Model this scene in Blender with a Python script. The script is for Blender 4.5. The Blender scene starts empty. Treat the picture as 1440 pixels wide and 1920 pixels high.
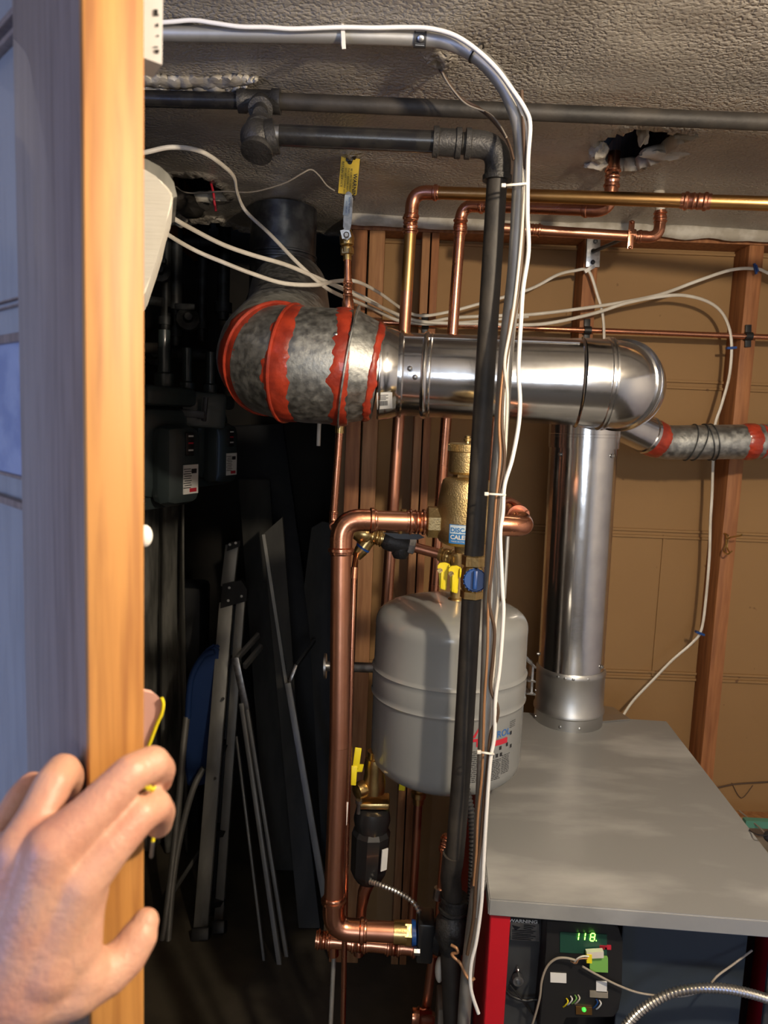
import bpy, bmesh, math, random
from mathutils import Vector, Matrix, noise
random.seed(7)
PI = math.pi
S = bpy.context.scene
COL = S.collection
H = 1.60                      # lens height above the floor
F = 1420.0                    # focal length in pixels of the 1440 wide frame
pit, rol = math.radians(7.0), math.radians(2.24)
FW = Vector((0, math.cos(pit), -math.sin(pit)))
U0 = Vector((0, math.sin(pit), math.cos(pit)))
R0 = Vector((1, 0, 0))
RT = R0*math.cos(rol) + U0*math.sin(rol)
UP = U0*math.cos(rol) - R0*math.sin(rol)
CAM = Vector((0, 0, H))
def ray(px, py): return FW + RT*((px-720)/F) + UP*((960-py)/F)
def P(px, py, Y):
    r = ray(px, py); return CAM + r*(Y/r.y)
def Pz(px, py, z):
    r = ray(px, py); return CAM + r*((z-H)/r.z)
def V(*a): return Vector(a)

# ---------------------------------------------------------------- objects
def world_off(o):
    v = Vector((0, 0, 0))
    while o: v += o.location; o = o.parent
    return v
def thing(name, label, cat, loc, group=None):
    o = bpy.data.objects.new(name, None); COL.objects.link(o)
    o.empty_display_size = .05; o.location = loc
    o['label'] = label; o['category'] = cat
    if group: o['group'] = group
    return o
def obj(name, bm, m, parent=None, label=None, cat=None, group=None, kind=None, smooth=True, ang=40):
    bmesh.ops.recalc_face_normals(bm, faces=bm.faces[:])
    if parent is None:
        xs = [v.co for v in bm.verts]
        off = Vector(((min(v.x for v in xs)+max(v.x for v in xs))/2, (min(v.y for v in xs)+max(v.y for v in xs))/2, min(v.z for v in xs)))
    else: off = world_off(parent)
    for v in bm.verts: v.co -= off
    me = bpy.data.meshes.new(name)
    if smooth:
        for f in bm.faces: f.smooth = True
        ca = math.radians(ang)
        for e in bm.edges:
            if len(e.link_faces) == 2 and e.calc_face_angle(0) > ca: e.smooth = False
    bm.to_mesh(me); bm.free()
    o = bpy.data.objects.new(name, me); COL.objects.link(o)
    if isinstance(m, (list, tuple)):
        for k in m: me.materials.append(k)
    elif m: me.materials.append(m)
    if parent is None: o.location = off
    else: o.parent = parent
    if label: o['label'] = label
    if cat: o['category'] = cat
    if group: o['group'] = group
    if kind: o['kind'] = kind
    return o
def NB(): return bmesh.new()

# ---------------------------------------------------------------- shapes
def fillet(pts, R, k=7):
    out = [pts[0]]
    for i in range(1, len(pts)-1):
        a, c, b = pts[i-1], pts[i], pts[i+1]
        d0, d1 = (c-a).normalized(), (b-c).normalized()
        th = d0.angle(d1)
        if th < .03: out.append(c); continue
        t = min(R*math.tan(th/2), (c-a).length*.49, (b-c).length*.49)
        p0, p1 = c-d0*t, c+d1*t
        for j in range(k+1):
            u = j/k
            out.append(p0.lerp(c, u).lerp(c.lerp(p1, u), u))
    out.append(pts[-1]); return out
def spline(pts, k=6):
    out = []
    n = len(pts)
    for i in range(n-1):
        p0, p1, p2, p3 = pts[max(i-1, 0)], pts[i], pts[i+1], pts[min(i+2, n-1)]
        for j in range(k):
            t = j/k
            out.append(.5*((2*p1)+(p2-p0)*t+(2*p0-5*p1+4*p2-p3)*t*t+(3*p1-p0-3*p2+p3)*t**3))
    out.append(pts[-1]); return out
def frames(pts):
    n = len(pts); T = []
    for i in range(n):
        a, b = pts[max(i-1, 0)], pts[min(i+1, n-1)]
        d = b-a
        T.append(d.normalized() if d.length > 1e-9 else V(0, 0, 1))
    u = T[0].orthogonal().normalized()
    if abs(T[0].z) < .95: u = (V(0, 0, 1)-T[0]*T[0].z).normalized()
    fr = []
    for i in range(n):
        u = (u - T[i]*u.dot(T[i]))
        u = u.normalized() if u.length > 1e-6 else T[i].orthogonal().normalized()
        fr.append((T[i], u, T[i].cross(u)))
    return fr
def sweep(bm, pts, rad, n=16, cap=True, flat=1.0):
    fr = frames(pts); rings = []
    for i, p in enumerate(pts):
        r = rad[i] if isinstance(rad, (list, tuple)) else rad
        _, u, w = fr[i]
        rings.append([bm.verts.new(p+u*(r*math.cos(2*PI*j/n))+w*(r*flat*math.sin(2*PI*j/n))) for j in range(n)])
    for a, b in zip(rings, rings[1:]):
        for j in range(n): bm.faces.new((a[j], a[(j+1) % n], b[(j+1) % n], b[j]))
    if cap: bm.faces.new(rings[0][::-1]); bm.faces.new(rings[-1])
    return bm
def lathe(bm, o, ax, prof, n=32, cap=True, u=None):
    ax = ax.normalized()
    if u is None: u = ax.orthogonal().normalized()
    else: u = (u-ax*u.dot(ax)).normalized()
    w = ax.cross(u); rings = []
    for s, r in prof:
        c = o+ax*s; r = max(r, 1e-5)
        rings.append([bm.verts.new(c+u*(r*math.cos(2*PI*j/n))+w*(r*math.sin(2*PI*j/n))) for j in range(n)])
    for a, b in zip(rings, rings[1:]):
        for j in range(n): bm.faces.new((a[j], a[(j+1) % n], b[(j+1) % n], b[j]))
    if cap: bm.faces.new(rings[0][::-1]); bm.faces.new(rings[-1])
    return bm
def box(bm, c, sx, sy, sz, M=None, bev=0):
    g = bmesh.ops.create_cube(bm, size=1)
    vs = g['verts']
    for v in vs: v.co = Vector((v.co.x*sx, v.co.y*sy, v.co.z*sz))
    if bev:
        es = list({e for v in vs for e in v.link_edges})
        r = bmesh.ops.bevel(bm, geom=es, offset=bev, segments=2, affect='EDGES', profile=.5)
        vs = list({v for f in r['faces'] for v in f.verts} | {v for v in vs if v.is_valid})
    if M is not None:
        for v in vs: v.co = M @ v.co
    for v in vs: v.co += c
    return bm
def mat3(x, y, z): return Matrix((x, y, z)).transposed()
def bar(bm, a, b, w, t, side=None, bev=0):
    """rectangular bar a->b; w across 'side', t the other way"""
    d = (b-a); L = d.length; d.normalize()
    s = side or V(1, 0, 0); s = (s-d*s.dot(d)).normalized(); q = d.cross(s)
    return box(bm, (a+b)/2, w, t, L, mat3(s, q, d), bev)
def prism(bm, pts, d):
    """closed outline pts, pushed by d"""
    a = [bm.verts.new(p) for p in pts]; b = [bm.verts.new(p+d) for p in pts]
    n = len(a)
    bm.faces.new(a); bm.faces.new(b[::-1])
    for i in range(n): bm.faces.new((a[i], b[i], b[(i+1) % n], a[(i+1) % n]))
    return bm
def ball(bm, c, r, seg=16, sc=(1, 1, 1)):
    g = bmesh.ops.create_uvsphere(bm, u_segments=seg, v_segments=seg//2+2, radius=r)
    for v in g['verts']: v.co = Vector((v.co.x*sc[0], v.co.y*sc[1], v.co.z*sc[2]))+c
    return bm
def text(bm, body, size, fn, depth=.0006, align='LEFT', bold=0):
    cu = bpy.data.curves.new('t', 'FONT'); cu.body = body; cu.size = size; cu.align_x = align; cu.offset = bold
    cu.resolution_u = 3
    o = bpy.data.objects.new('t', cu); COL.objects.link(o)
    dg = bpy.context.evaluated_depsgraph_get()
    me = bpy.data.meshes.new_from_object(o.evaluated_get(dg))
    vs = [bm.verts.new(fn(v.co.x, v.co.y)) for v in me.vertices]
    for p in me.polygons:
        try: bm.faces.new([vs[i] for i in p.vertices])
        except ValueError: pass
    bpy.data.objects.remove(o); bpy.data.meshes.remove(me); bpy.data.curves.remove(cu)
    return bm
def patch(bm, fn, x0, y0, x1, y1, nx=1, ny=1):
    g = [[bm.verts.new(fn(x0+(x1-x0)*i/nx, y0+(y1-y0)*j/ny)) for i in range(nx+1)] for j in range(ny+1)]
    for j in range(ny):
        for i in range(nx): bm.faces.new((g[j][i], g[j][i+1], g[j+1][i+1], g[j+1][i]))
    return bm

# ---------------------------------------------------------------- materials
def mat(name, col, rough=.5, metal=0, col2=None, nscale=20, nlo=.4, nhi=.6, stretch=(1, 1, 1), bump=0, bscale=80, bstretch=None,
        emis=0, spec=.5, coat=0, rvar=0, detail=4, ntype='noise', aniso=0, sss=0, world=False):
    m = bpy.data.materials.new(name); m.use_nodes = True
    nt = m.node_tree; N = nt.nodes; L = nt.links
    b = N['Principled BSDF']
    b.inputs['Base Color'].default_value = (*col, 1); b.inputs['Roughness'].default_value = rough
    b.inputs['Metallic'].default_value = metal; b.inputs['Specular IOR Level'].default_value = spec
    b.inputs['Coat Weight'].default_value = coat; b.inputs['Anisotropic'].default_value = aniso
    if sss:
        b.inputs['Subsurface Weight'].default_value = sss; b.inputs['Subsurface Radius'].default_value = (.9, .35, .2); b.inputs['Subsurface Scale'].default_value = .006
    tc = N.new('ShaderNodeTexCoord')
    def tex(sc, st, typ='noise'):
        mp = N.new('ShaderNodeMapping'); mp.inputs['Scale'].default_value = st
        L.new(tc.outputs['Object'], mp.inputs['Vector'])
        if typ == 'voronoi':
            t = N.new('ShaderNodeTexVoronoi'); t.inputs['Scale'].default_value = sc
            L.new(mp.outputs[0], t.inputs['Vector']); return t.outputs['Color']
        t = N.new('ShaderNodeTexNoise'); t.inputs['Scale'].default_value = sc; t.inputs['Detail'].default_value = detail
        L.new(mp.outputs[0], t.inputs['Vector']); return t.outputs['Fac']
    if col2 is not None or rvar:
        src = tex(nscale, stretch, ntype)
        mr = N.new('ShaderNodeMapRange'); mr.inputs['From Min'].default_value = nlo; mr.inputs['From Max'].default_value = nhi
        L.new(src, mr.inputs['Value'])
        if col2 is not None:
            mx = N.new('ShaderNodeMix'); mx.data_type = 'RGBA'
            mx.inputs['A'].default_value = (*col, 1); mx.inputs['B'].default_value = (*col2, 1)
            L.new(mr.outputs[0], mx.inputs['Factor']); L.new(mx.outputs['Result'], b.inputs['Base Color'])
        if rvar:
            m2 = N.new('ShaderNodeMapRange'); m2.inputs['To Min'].default_value = rough; m2.inputs['To Max'].default_value = rough+rvar
            L.new(mr.outputs[0], m2.inputs['Value']); L.new(m2.outputs[0], b.inputs['Roughness'])
    if bump:
        bs = tex(bscale, bstretch or stretch)
        bp = N.new('ShaderNodeBump'); bp.inputs['Strength'].default_value = min(bump, 1); bp.inputs['Distance'].default_value = .002*max(bump, 1)
        L.new(bs, bp.inputs['Height']); L.new(bp.outputs[0], b.inputs['Normal'])
    if emis:
        b.inputs['Emission Color'].default_value = (*col, 1); b.inputs['Emission Strength'].default_value = emis
    return m
M = {}
M['copper'] = mat('copper', (.72, .33, .20), .24, 1, col2=(.42, .16, .10), nscale=14, nlo=.45, nhi=.75, bump=.15, bscale=60, rvar=.18)
M['copper_red'] = mat('copper_red', (.62, .29, .18), .34, 1, col2=(.42, .18, .11), nscale=10, nlo=.4, nhi=.7, bump=.1, bscale=60, rvar=.1)
M['copper_gold'] = mat('copper_gold', (.62, .36, .13), .33, 1, col2=(.45, .22, .08), nscale=8, nlo=.4, nhi=.7)
M['brass'] = mat('brass', (.66, .47, .20), .30, 1, col2=(.36, .24, .09), nscale=40, nlo=.5, nhi=.75, bump=.15, bscale=200)
M['cast_brass'] = mat('cast_brass', (.62, .47, .24), .42, 1, bump=.5, bscale=420, col2=(.48, .35, .16), nscale=25)
M['duct'] = mat('duct', (.80, .80, .80), .13, 1, rvar=.10, nscale=25, nlo=.2, nhi=.8, stretch=(1, 1, 1), bump=.12, bscale=40, col2=(.62, .62, .63))
M['duct_plain'] = mat('duct_plain', (.50, .50, .49), .38, 1, bump=.08, bscale=40, rvar=.1)
M['duct_old'] = mat('duct_old', (.34, .35, .34), .42, 1, col2=(.56, .57, .55), ntype='noise', nscale=75, nlo=.36, nhi=.72, rvar=.18, bump=.25, bscale=160)
M['duct_dark'] = mat('duct_dark', (.20, .22, .24), .40, 1, col2=(.11, .12, .14), nscale=30)
M['sealant'] = mat('sealant', (.43, .045, .018), .38, 0, col2=(.25, .025, .012), nscale=30, bump=.5, bscale=90, coat=.3)
M['iron'] = mat('iron', (.010, .010, .012), .26, .0, col2=(.020, .019, .018), nscale=35, bump=.12, bscale=120)
M['iron_cast'] = mat('iron_cast', (.052, .050, .049), .48, .4, bump=.5, bscale=300, col2=(.028, .027, .026), nscale=30)
M['iron_dusty'] = mat('iron_dusty', (.048, .040, .032), .6, .0, col2=(.018, .016, .014), nscale=16, nlo=.35, nhi=.65, bump=.3, bscale=120)
M['conduit'] = mat('conduit', (.52, .51, .48), .50, .75, col2=(.38, .37, .34), nscale=12, bump=.06, bscale=60)
M['steel'] = mat('steel', (.55, .55, .55), .35, 1, col2=(.33, .33, .33), nscale=60)
M['white_cable'] = mat('white_cable', (.74, .70, .62), .42, col2=(.58, .53, .45), nscale=12)
M['white_bright'] = mat('white_bright', (.85, .84, .82), .4)
M['grey_cable'] = mat('grey_cable', (.30, .26, .21), .55)
M['brown_cable'] = mat('brown_cable', (.085, .05, .03), .5)
M['copper_wire'] = mat('copper_wire', (.42, .22, .11), .45, .3)
M['tie'] = mat('tie', (.75, .72, .66), .4)
M['stud'] = mat('stud', (.40, .165, .060), .62, col2=(.22, .080, .028), nscale=9, stretch=(8, 8, .7), nlo=.35, nhi=.7, bump=.3, bscale=30)
M['stud_tan'] = mat('stud_tan', (.42, .21, .085), .62, col2=(.26, .11, .04), nscale=9, stretch=(8, 8, .7), nlo=.35, nhi=.7, bump=.3, bscale=30)
M['black'] = mat('black', (.012, .012, .013), .45)
M['black_rough'] = mat('black_rough', (.016, .016, .017), .7, bump=.3, bscale=200)
M['yellow'] = mat('yellow', (.80, .66, .02), .38)
M['yellow_tag'] = mat('yellow_tag', (.80, .54, .02), .5)
M['blue'] = mat('blue', (.006, .050, .22), .38, coat=.1)
M['bluish_bumpy'] = mat('bluish_bumpy', (.24, .28, .40), .4, col2=(.16, .20, .33), nscale=30, stretch=(1, 1, 1.5), bump=.8, bscale=25)
M['nail'] = mat('nail', (.46, .27, .22), .28, coat=.3)
M['tank'] = mat('tank', (.27, .28, .28), .27, coat=.25, bump=.03, bscale=30, col2=(.24, .25, .25), nscale=6)
M['lid'] = mat('lid', (.235, .240, .240), .42, col2=(.43, .435, .43), nscale=4.2, nlo=.50, nhi=.72, detail=8, stretch=(.8, 2.0, 1), bump=.03, bscale=30, rvar=.12)
M['red_paint'] = mat('red_paint', (.50, .008, .018), .42)
M['panel_blue'] = mat('panel_blue', (.030, .042, .058), .5)
M['dark_steel'] = mat('dark_steel', (.075, .08, .085), .5, .5, col2=(.05, .05, .055), nscale=10)
M['pcb'] = mat('pcb', (.012, .06, .040), .4)
M['green_plastic'] = mat('green_plastic', (.18, .42, .09), .4)
M['led'] = mat('led', (.25, 1, .08), .4, emis=5)
M['white'] = mat('white', (.72, .72, .70), .5)
M['ink'] = mat('ink', (.015, .015, .018), .6)
M['ink_red'] = mat('ink_red', (.5, .02, .04), .5)
M['ink_blue'] = mat('ink_blue', (.02, .13, .42), .5)
M['label_blue'] = mat('label_blue', (.03, .19, .50), .4)
M['label_pale'] = mat('label_pale', (.55, .66, .75), .4)
M['alu'] = mat('alu', (.33, .325, .30), .5, .6, col2=(.25, .245, .23), nscale=20, stretch=(1, 1, .2))
M['meter'] = mat('meter', (.036, .050, .053), .38, coat=.2, bump=.05, bscale=60)
M['dark_pipe'] = mat('dark_pipe', (.045, .05, .055), .5, .3, col2=(.02, .02, .02), nscale=20)
M['board_dark'] = mat('board_dark', (.020, .022, .026), .55, col2=(.03, .03, .033), nscale=10)
M['board_grey'] = mat('board_grey', (.055, .054, .049), .7, col2=(.04, .04, .037), nscale=6, stretch=(4, 4, .8))
M['cloth_grey'] = mat('cloth_grey', (.24, .24, .22), .9, col2=(.11, .11, .10), nscale=8, stretch=(3, 3, .6))
M['blue_cloth'] = mat('blue_cloth', (.008, .035, .14), .6, bump=.2, bscale=200)
M['ivory'] = mat('ivory', (.70, .68, .62), .6, bump=.4, bscale=14, stretch=(1, 1, 1), bstretch=(1, 1, 16), col2=(.62, .59, .52), nscale=10)
M['pink'] = mat('pink', (.85, .48, .40), .5)
M['plaster_white'] = mat('plaster_white', (.62, .59, .52), .8, col2=(.42, .38, .31), nscale=22, bump=.9, bscale=60)
M['skin'] = mat('skin', (.52, .285, .195), .46, col2=(.46, .215, .145), nscale=28, nlo=.40, nhi=.68, bump=.35, bscale=260, sss=.18, detail=6)
M['pump_black'] = mat('pump_black', (.014, .014, .015), .32, coat=.2)
M['flex'] = mat('flex', (.48, .46, .42), .34, .9)

def mat_ceiling():
    m = mat('ceiling_paint', (.205, .180, .148), .30, coat=.0)
    nt = m.node_tree; N = nt.nodes; L = nt.links; b = N['Principled BSDF']
    tc = N.new('ShaderNodeTexCoord')
    n1 = N.new('ShaderNodeTexNoise'); n1.inputs['Scale'].default_value = 150; n1.inputs['Detail'].default_value = 1.5; n1.inputs['Distortion'].default_value = .25
    n2 = N.new('ShaderNodeTexNoise'); n2.inputs['Scale'].default_value = 5; n2.inputs['Detail'].default_value = 4
    n3 = N.new('ShaderNodeTexNoise'); n3.inputs['Scale'].default_value = 2.3; n3.inputs['Detail'].default_value = 2
    mp = N.new('ShaderNodeMapping'); mp.inputs['Scale'].default_value = (1, 1.0, 1); L.new(tc.outputs['Object'], mp.inputs[0])
    for n in (n1, n2, n3): L.new(mp.outputs[0], n.inputs['Vector'])
    amp = N.new('ShaderNodeMapRange'); amp.inputs['From Min'].default_value = .40; amp.inputs['From Max'].default_value = .58; amp.inputs['To Min'].default_value = .25
    L.new(n3.outputs['Fac'], amp.inputs['Value'])
    r1 = N.new('ShaderNodeMapRange'); r1.inputs['From Min'].default_value = .42; r1.inputs['From Max'].default_value = .75
    L.new(n1.outputs['Fac'], r1.inputs['Value'])
    mu = N.new('ShaderNodeMath'); mu.operation = 'MULTIPLY'; L.new(r1.outputs[0], mu.inputs[0]); L.new(amp.outputs[0], mu.inputs[1])
    ad = N.new('ShaderNodeMath'); ad.operation = 'ADD'; L.new(mu.outputs[0], ad.inputs[0]); L.new(n2.outputs['Fac'], ad.inputs[1])
    bp = N.new('ShaderNodeBump'); bp.inputs['Strength'].default_value = 1; bp.inputs['Distance'].default_value = .0026; bp.invert = True
    L.new(ad.outputs[0], bp.inputs['Height']); L.new(bp.outputs[0], b.inputs['Normal'])
    mx = N.new('ShaderNodeMix'); mx.data_type = 'RGBA'; mx.inputs['A'].default_value = (.44, .405, .35, 1); mx.inputs['B'].default_value = (.32, .29, .25, 1)
    mr = N.new('ShaderNodeMapRange'); mr.inputs['From Min'].default_value = .35; mr.inputs['From Max'].default_value = .65
    L.new(n2.outputs['Fac'], mr.inputs['Value']); L.new(mr.outputs[0], mx.inputs['Factor']); L.new(mx.outputs['Result'], b.inputs['Base Color'])
    return m
M['ceiling'] = mat_ceiling()

def mat_wood(name, a, bcol, rough, axis_scale, coat=0, warp=.5, band=9):
    m = mat(name, a, rough, coat=coat)
    nt = m.node_tree; N = nt.nodes; L = nt.links; b = N['Principled BSDF']
    tc = N.new('ShaderNodeTexCoord'); mp = N.new('ShaderNodeMapping'); mp.inputs['Scale'].default_value = axis_scale
    mp.inputs['Rotation'].default_value = (0, 0, -math.radians(43))
    L.new(tc.outputs['Object'], mp.inputs[0])
    w = N.new('ShaderNodeTexNoise'); w.inputs['Scale'].default_value = band; w.inputs['Detail'].default_value = 5; w.inputs['Distortion'].default_value = warp
    L.new(mp.outputs[0], w.inputs['Vector'])
    mr = N.new('ShaderNodeMapRange'); mr.inputs['From Min'].default_value = .42; mr.inputs['From Max'].default_value = .68
    L.new(w.outputs['Fac'], mr.inputs['Value'])
    mx = N.new('ShaderNodeMix'); mx.data_type = 'RGBA'; mx.inputs['A'].default_value = (*a, 1); mx.inputs['B'].default_value = (*bcol, 1)
    L.new(mr.outputs[0], mx.inputs['Factor']); L.new(mx.outputs['Result'], b.inputs['Base Color'])
    bp = N.new('ShaderNodeBump'); bp.inputs['Strength'].default_value = .25; bp.inputs['Distance'].default_value = .001
    L.new(w.outputs['Fac'], bp.inputs['Height']); L.new(bp.outputs[0], b.inputs['Normal'])
    return m
M['door_edge'] = mat_wood('door_edge_pine', (.43, .195, .046), (.25, .095, .020), .55, (16, 16, .8), coat=.0, band=6)
M['door_face'] = mat_wood('door_face_wood', (.19, .148, .138), (.13, .098, .092), .38, (16, 16, .8), coat=.25)
M['door_panel'] = mat_wood('door_panel_paint', (.22, .23, .25), (.17, .18, .20), .38, (7, 7, 1.2), coat=.35)

def mat_wall():
    m = mat('tan_block_wall', (.36, .22, .095), .75, bump=.25, bscale=70)
    nt = m.node_tree; N = nt.nodes; L = nt.links; b = N['Principled BSDF']
    tc = N.new('ShaderNodeTexCoord')
    a = N.new('ShaderNodeTexNoise'); a.inputs['Scale'].default_value = 3; a.inputs['Detail'].default_value = 6
    s = N.new('ShaderNodeTexNoise'); s.inputs['Scale'].default_value = 26; s.inputs['Detail'].default_value = 2
    L.new(tc.outputs['Object'], a.inputs['Vector']); L.new(tc.outputs['Object'], s.inputs['Vector'])
    mx = N.new('ShaderNodeMix'); mx.data_type = 'RGBA'; mx.inputs['A'].default_value = (.34, .200, .080, 1); mx.inputs['B'].default_value = (.27, .150, .058, 1)
    L.new(a.outputs['Fac'], mx.inputs['Factor'])
    mr = N.new('ShaderNodeMapRange'); mr.inputs['From Min'].default_value = .73; mr.inputs['From Max'].default_value = .78
    L.new(s.outputs['Fac'], mr.inputs['Value'])
    m2 = N.new('ShaderNodeMix'); m2.data_type = 'RGBA'; L.new(mx.outputs['Result'], m2.inputs['A']); m2.inputs['B'].default_value = (.14, .07, .03, 1)
    L.new(mr.outputs[0], m2.inputs['Factor']); L.new(m2.outputs['Result'], b.inputs['Base Color'])
    return m
M['wall'] = mat_wall()
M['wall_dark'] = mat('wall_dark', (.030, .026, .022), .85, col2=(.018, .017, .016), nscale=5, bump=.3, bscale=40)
M['wall_room'] = mat('wall_room', (.55, .52, .47), .8, bump=.1, bscale=60)
M['floor'] = mat('floor_concrete', (.075, .062, .042), .65, col2=(.045, .037, .026), nscale=6, bump=.3, bscale=60)
M['ledge'] = mat('ledge_concrete', (.30, .27, .22), .8, col2=(.20, .18, .14), nscale=12, bump=.4, bscale=60)
M['teal'] = mat('teal', (.10, .30, .22), .5)

# ---------------------------------------------------------------- pipes
def pipe_run(root, pts, r, m, fm, R=None, sock=None, rings='press', n=20, name='elbow', fit=1.12, endfit=(False, False)):
    """straight pipes with an elbow fitting at every corner"""
    R = R or r*2.2; sock = sock or r*1.7
    cuts = [0]*len(pts)
    for i in range(1, len(pts)-1):
        d0, d1 = (pts[i]-pts[i-1]).normalized(), (pts[i+1]-pts[i]).normalized()
        th = d0.angle(d1)
        if th < .08: continue
        t = R*math.tan(th/2); cuts[i] = t
        c = pts[i]; a, b = c-d0*t, c+d1*t
        path, rad = [], []
        if rings == 'press': pr = [(1, 1.06), (.94, fit), (.82, fit), (.76, 1.30), (.58, 1.30), (.5, fit)]
        elif rings == 'iron': pr = [(1, 1.0), (1, 1.42), (.62, 1.42), (.55, 1.28)]; fit = 1.26
        else: pr = [(1, 1.0), (1, 1.14), (.1, 1.14)]
        for s, k in pr: path.append(a-d0*(sock*s)); rad.append(r*k)
        for j in range(9):
            u = j/8; path.append(a.lerp(c, u).lerp(c.lerp(b, u), u)); rad.append(r*fit)
        for s, k in pr[::-1]: path.append(b+d1*(sock*s)); rad.append(r*k)
        # nudge equal points
        for j in range(1, len(path)):
            if (path[j]-path[j-1]).length < 1e-6: path[j] = path[j]+(d0 if j < len(path)/2 else d1)*2e-5
        bm = NB(); sweep(bm, path, rad, n); obj(name, bm, fm, root)
    for i in range(len(pts)-1):
        d = (pts[i+1]-pts[i]).normalized(); a = pts[i]+d*cuts[i]; b = pts[i+1]-d*cuts[i+1]
        if (b-a).dot(d) <= 1e-4: continue
        if (i > 0 and not cuts[i]): pass
        bm = NB(); sweep(bm, [a, b], r, n); obj('pipe', bm, m, root)
def on_line(a, b, px):
    best = None
    for k in range(2001):
        p = a.lerp(b, k/2000); v = p-CAM; x = 720+F*v.dot(RT)/v.dot(FW)
        if best is None or abs(x-px) < best[0]: best = (abs(x-px), p)
    return best[1]
def coupling(root, a, b, r, m, name='coupling', rings='press', n=24):
    L = (b-a).length
    if rings == 'press':
        prof = [(0, r*1.02), (0, r*1.12), (L*.10, r*1.12), (L*.14, r*1.32), (L*.22, r*1.32), (L*.27, r*1.12), (L*.38, r*1.16), (L*.42, r*1.24), (L*.47, r*1.1),
                (L*.53, r*1.1), (L*.58, r*1.24), (L*.62, r*1.16), (L*.73, r*1.12), (L*.78, r*1.32), (L*.86, r*1.32), (L*.9, r*1.12), (L, r*1.12), (L, r*1.02)]
    elif rings == 'iron':
        prof = [(0, r), (0, r*1.42), (L*.18, r*1.42), (L*.22, r*1.25), (L*.78, r*1.25), (L*.82, r*1.42), (L, r*1.42), (L, r)]
    else:
        prof = [(0, r), (0, r*1.16), (L, r*1.16), (L, r)]
    bm = NB(); lathe(bm, a, b-a, prof, n); return obj(name, bm, m, root)
def hexnut(root, a, b, r, m, name='nut'):
    L = (b-a).length; bm = NB(); lathe(bm, a, b-a, [(0, r*.86), (L*.1, r), (L*.9, r), (L, r*.86)], 6); return obj(name, bm, m, root, ang=20)
def cable(name, label, px, r, m, cat='cable', flat=1.0, Y=None, group=None, k=6, n=10):
    pts = [P(p[0], p[1], p[2] if len(p) > 2 else Y) for p in px]
    bm = NB(); sweep(bm, spline(pts, k), r, n, flat=flat)
    return obj(name, bm, m, None, label, cat, group)
# ================================================================ SETTING
CZ = H+.52                                    # ceiling height
WY = 2.15                                     # back wall
def inpoly(x, y, poly):
    c = False; n = len(poly)
    for i in range(n):
        x1, y1 = poly[i]; x2, y2 = poly[(i+1) % n]
        if (y1 > y) != (y2 > y) and x < (x2-x1)*(y-y1)/(y2-y1)+x1: c = not c
    return c
def plane_poly(l): return [(Pz(a, b, CZ).x, Pz(a, b, CZ).y) for a, b in l]
hole1 = plane_poly([(1112, 312), (1128, 300), (1118, 290), (1122, 262), (1150, 250), (1190, 240), (1230, 238), (1262, 246), (1292, 240), (1303, 252), (1282, 262), (1262, 268), (1250, 285), (1225, 302), (1190, 314), (1160, 316), (1135, 318)])
hole2 = plane_poly([(325, 330), (370, 328), (392, 332), (412, 350), (432, 374), (405, 372), (372, 374), (372, 400), (395, 440), (370, 438), (300, 400), (290, 340)])
hole3 = plane_poly([(806, 112), (818, 106), (830, 114), (826, 124), (812, 122)])
hole4 = plane_poly([(645, 288), (664, 287), (668, 300), (650, 302)])
def ymax(x):
    n = .02*noise.noise(V(x*9, 3, 0))
    if x > -.06: return 2.045+n*.5
    if x > -.42: return 2.045+min(1, (-.06-x)/.1)*.20+n
    return max(1.80, 2.245-(-.42-x)*1.3)+n*1.5
bm = NB(); X0, X1, Y0, step = -1.75, 1.75, -2.4, .012
nx = int((X1-X0)/step)
ys = [Y0+i*.06 for i in range(int((.9-Y0)/.06)+1)]
while ys[-1] < 2.36: ys.append(ys[-1]+step)
grid = {}
def cv(i, j):
    if (i, j) not in grid:
        x, y = X0+i*step, ys[j]
        z = CZ+.006*noise.noise(V(x*2.2, y*2.2, 1))+.0025*noise.noise(V(x*9, y*12, 5))
        y2 = y+.004*noise.noise(V(x*60, y*60, 2)); x2 = x+.004*noise.noise(V(x*60, y*60, 8))
        grid[(i, j)] = bm.verts.new((x2, y2, z))
    return grid[(i, j)]
for j in range(len(ys)-1):
    yc = (ys[j]+ys[j+1])/2
    for i in range(nx):
        xc = X0+(i+.5)*step
        if yc > ymax(xc): continue
        if yc > .9 and any(inpoly(xc, yc, h) for h in (hole1, hole2, hole3, hole4)): continue
        bm.faces.new((cv(i, j), cv(i+1, j), cv(i+1, j+1), cv(i, j+1)))
for e in [e for e in bm.edges if len(e.link_faces) == 1 and e.verts[0].co.y > .9 and -1.6 < e.verts[0].co.x < 1.6]:
    for v in e.verts:
        v.co.z -= .002+.006*abs(noise.noise(v.co*70))
ce = obj('ceiling', bm, [M['ceiling'], M['plaster_white']], kind='structure')
so = ce.modifiers.new('thick', 'SOLIDIFY'); so.thickness = .024; so.offset = -1; so.material_offset_rim = 1; so.use_rim = True
# which way is 'inwards' depends on the normals: keep the sheet growing upwards
if ce.data.polygons[0].normal.z > 0: so.offset = 1
bm = NB(); box(bm, V(0, .3, CZ+.26), 3.6, 5.6, .03); obj('ceiling', bm, M['wall_dark'], kind='structure')  # dark sheet above the plaster, added so the holes look dark
# joists above the broken plaster
for k, x in enumerate((-.72, .16, .585, 1.0)):
    bm = NB(); box(bm, V(x, .3, CZ+.135), .04, 5.2, .2)
    obj('ceiling_joist', bm, M['stud'], None, ('wooden joist above the plaster over the left hole', 'wooden joist above the middle of the plaster ceiling', 'wooden joist seen through the large ragged ceiling hole', 'wooden joist above the plaster at far right')[k], 'joist')
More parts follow.
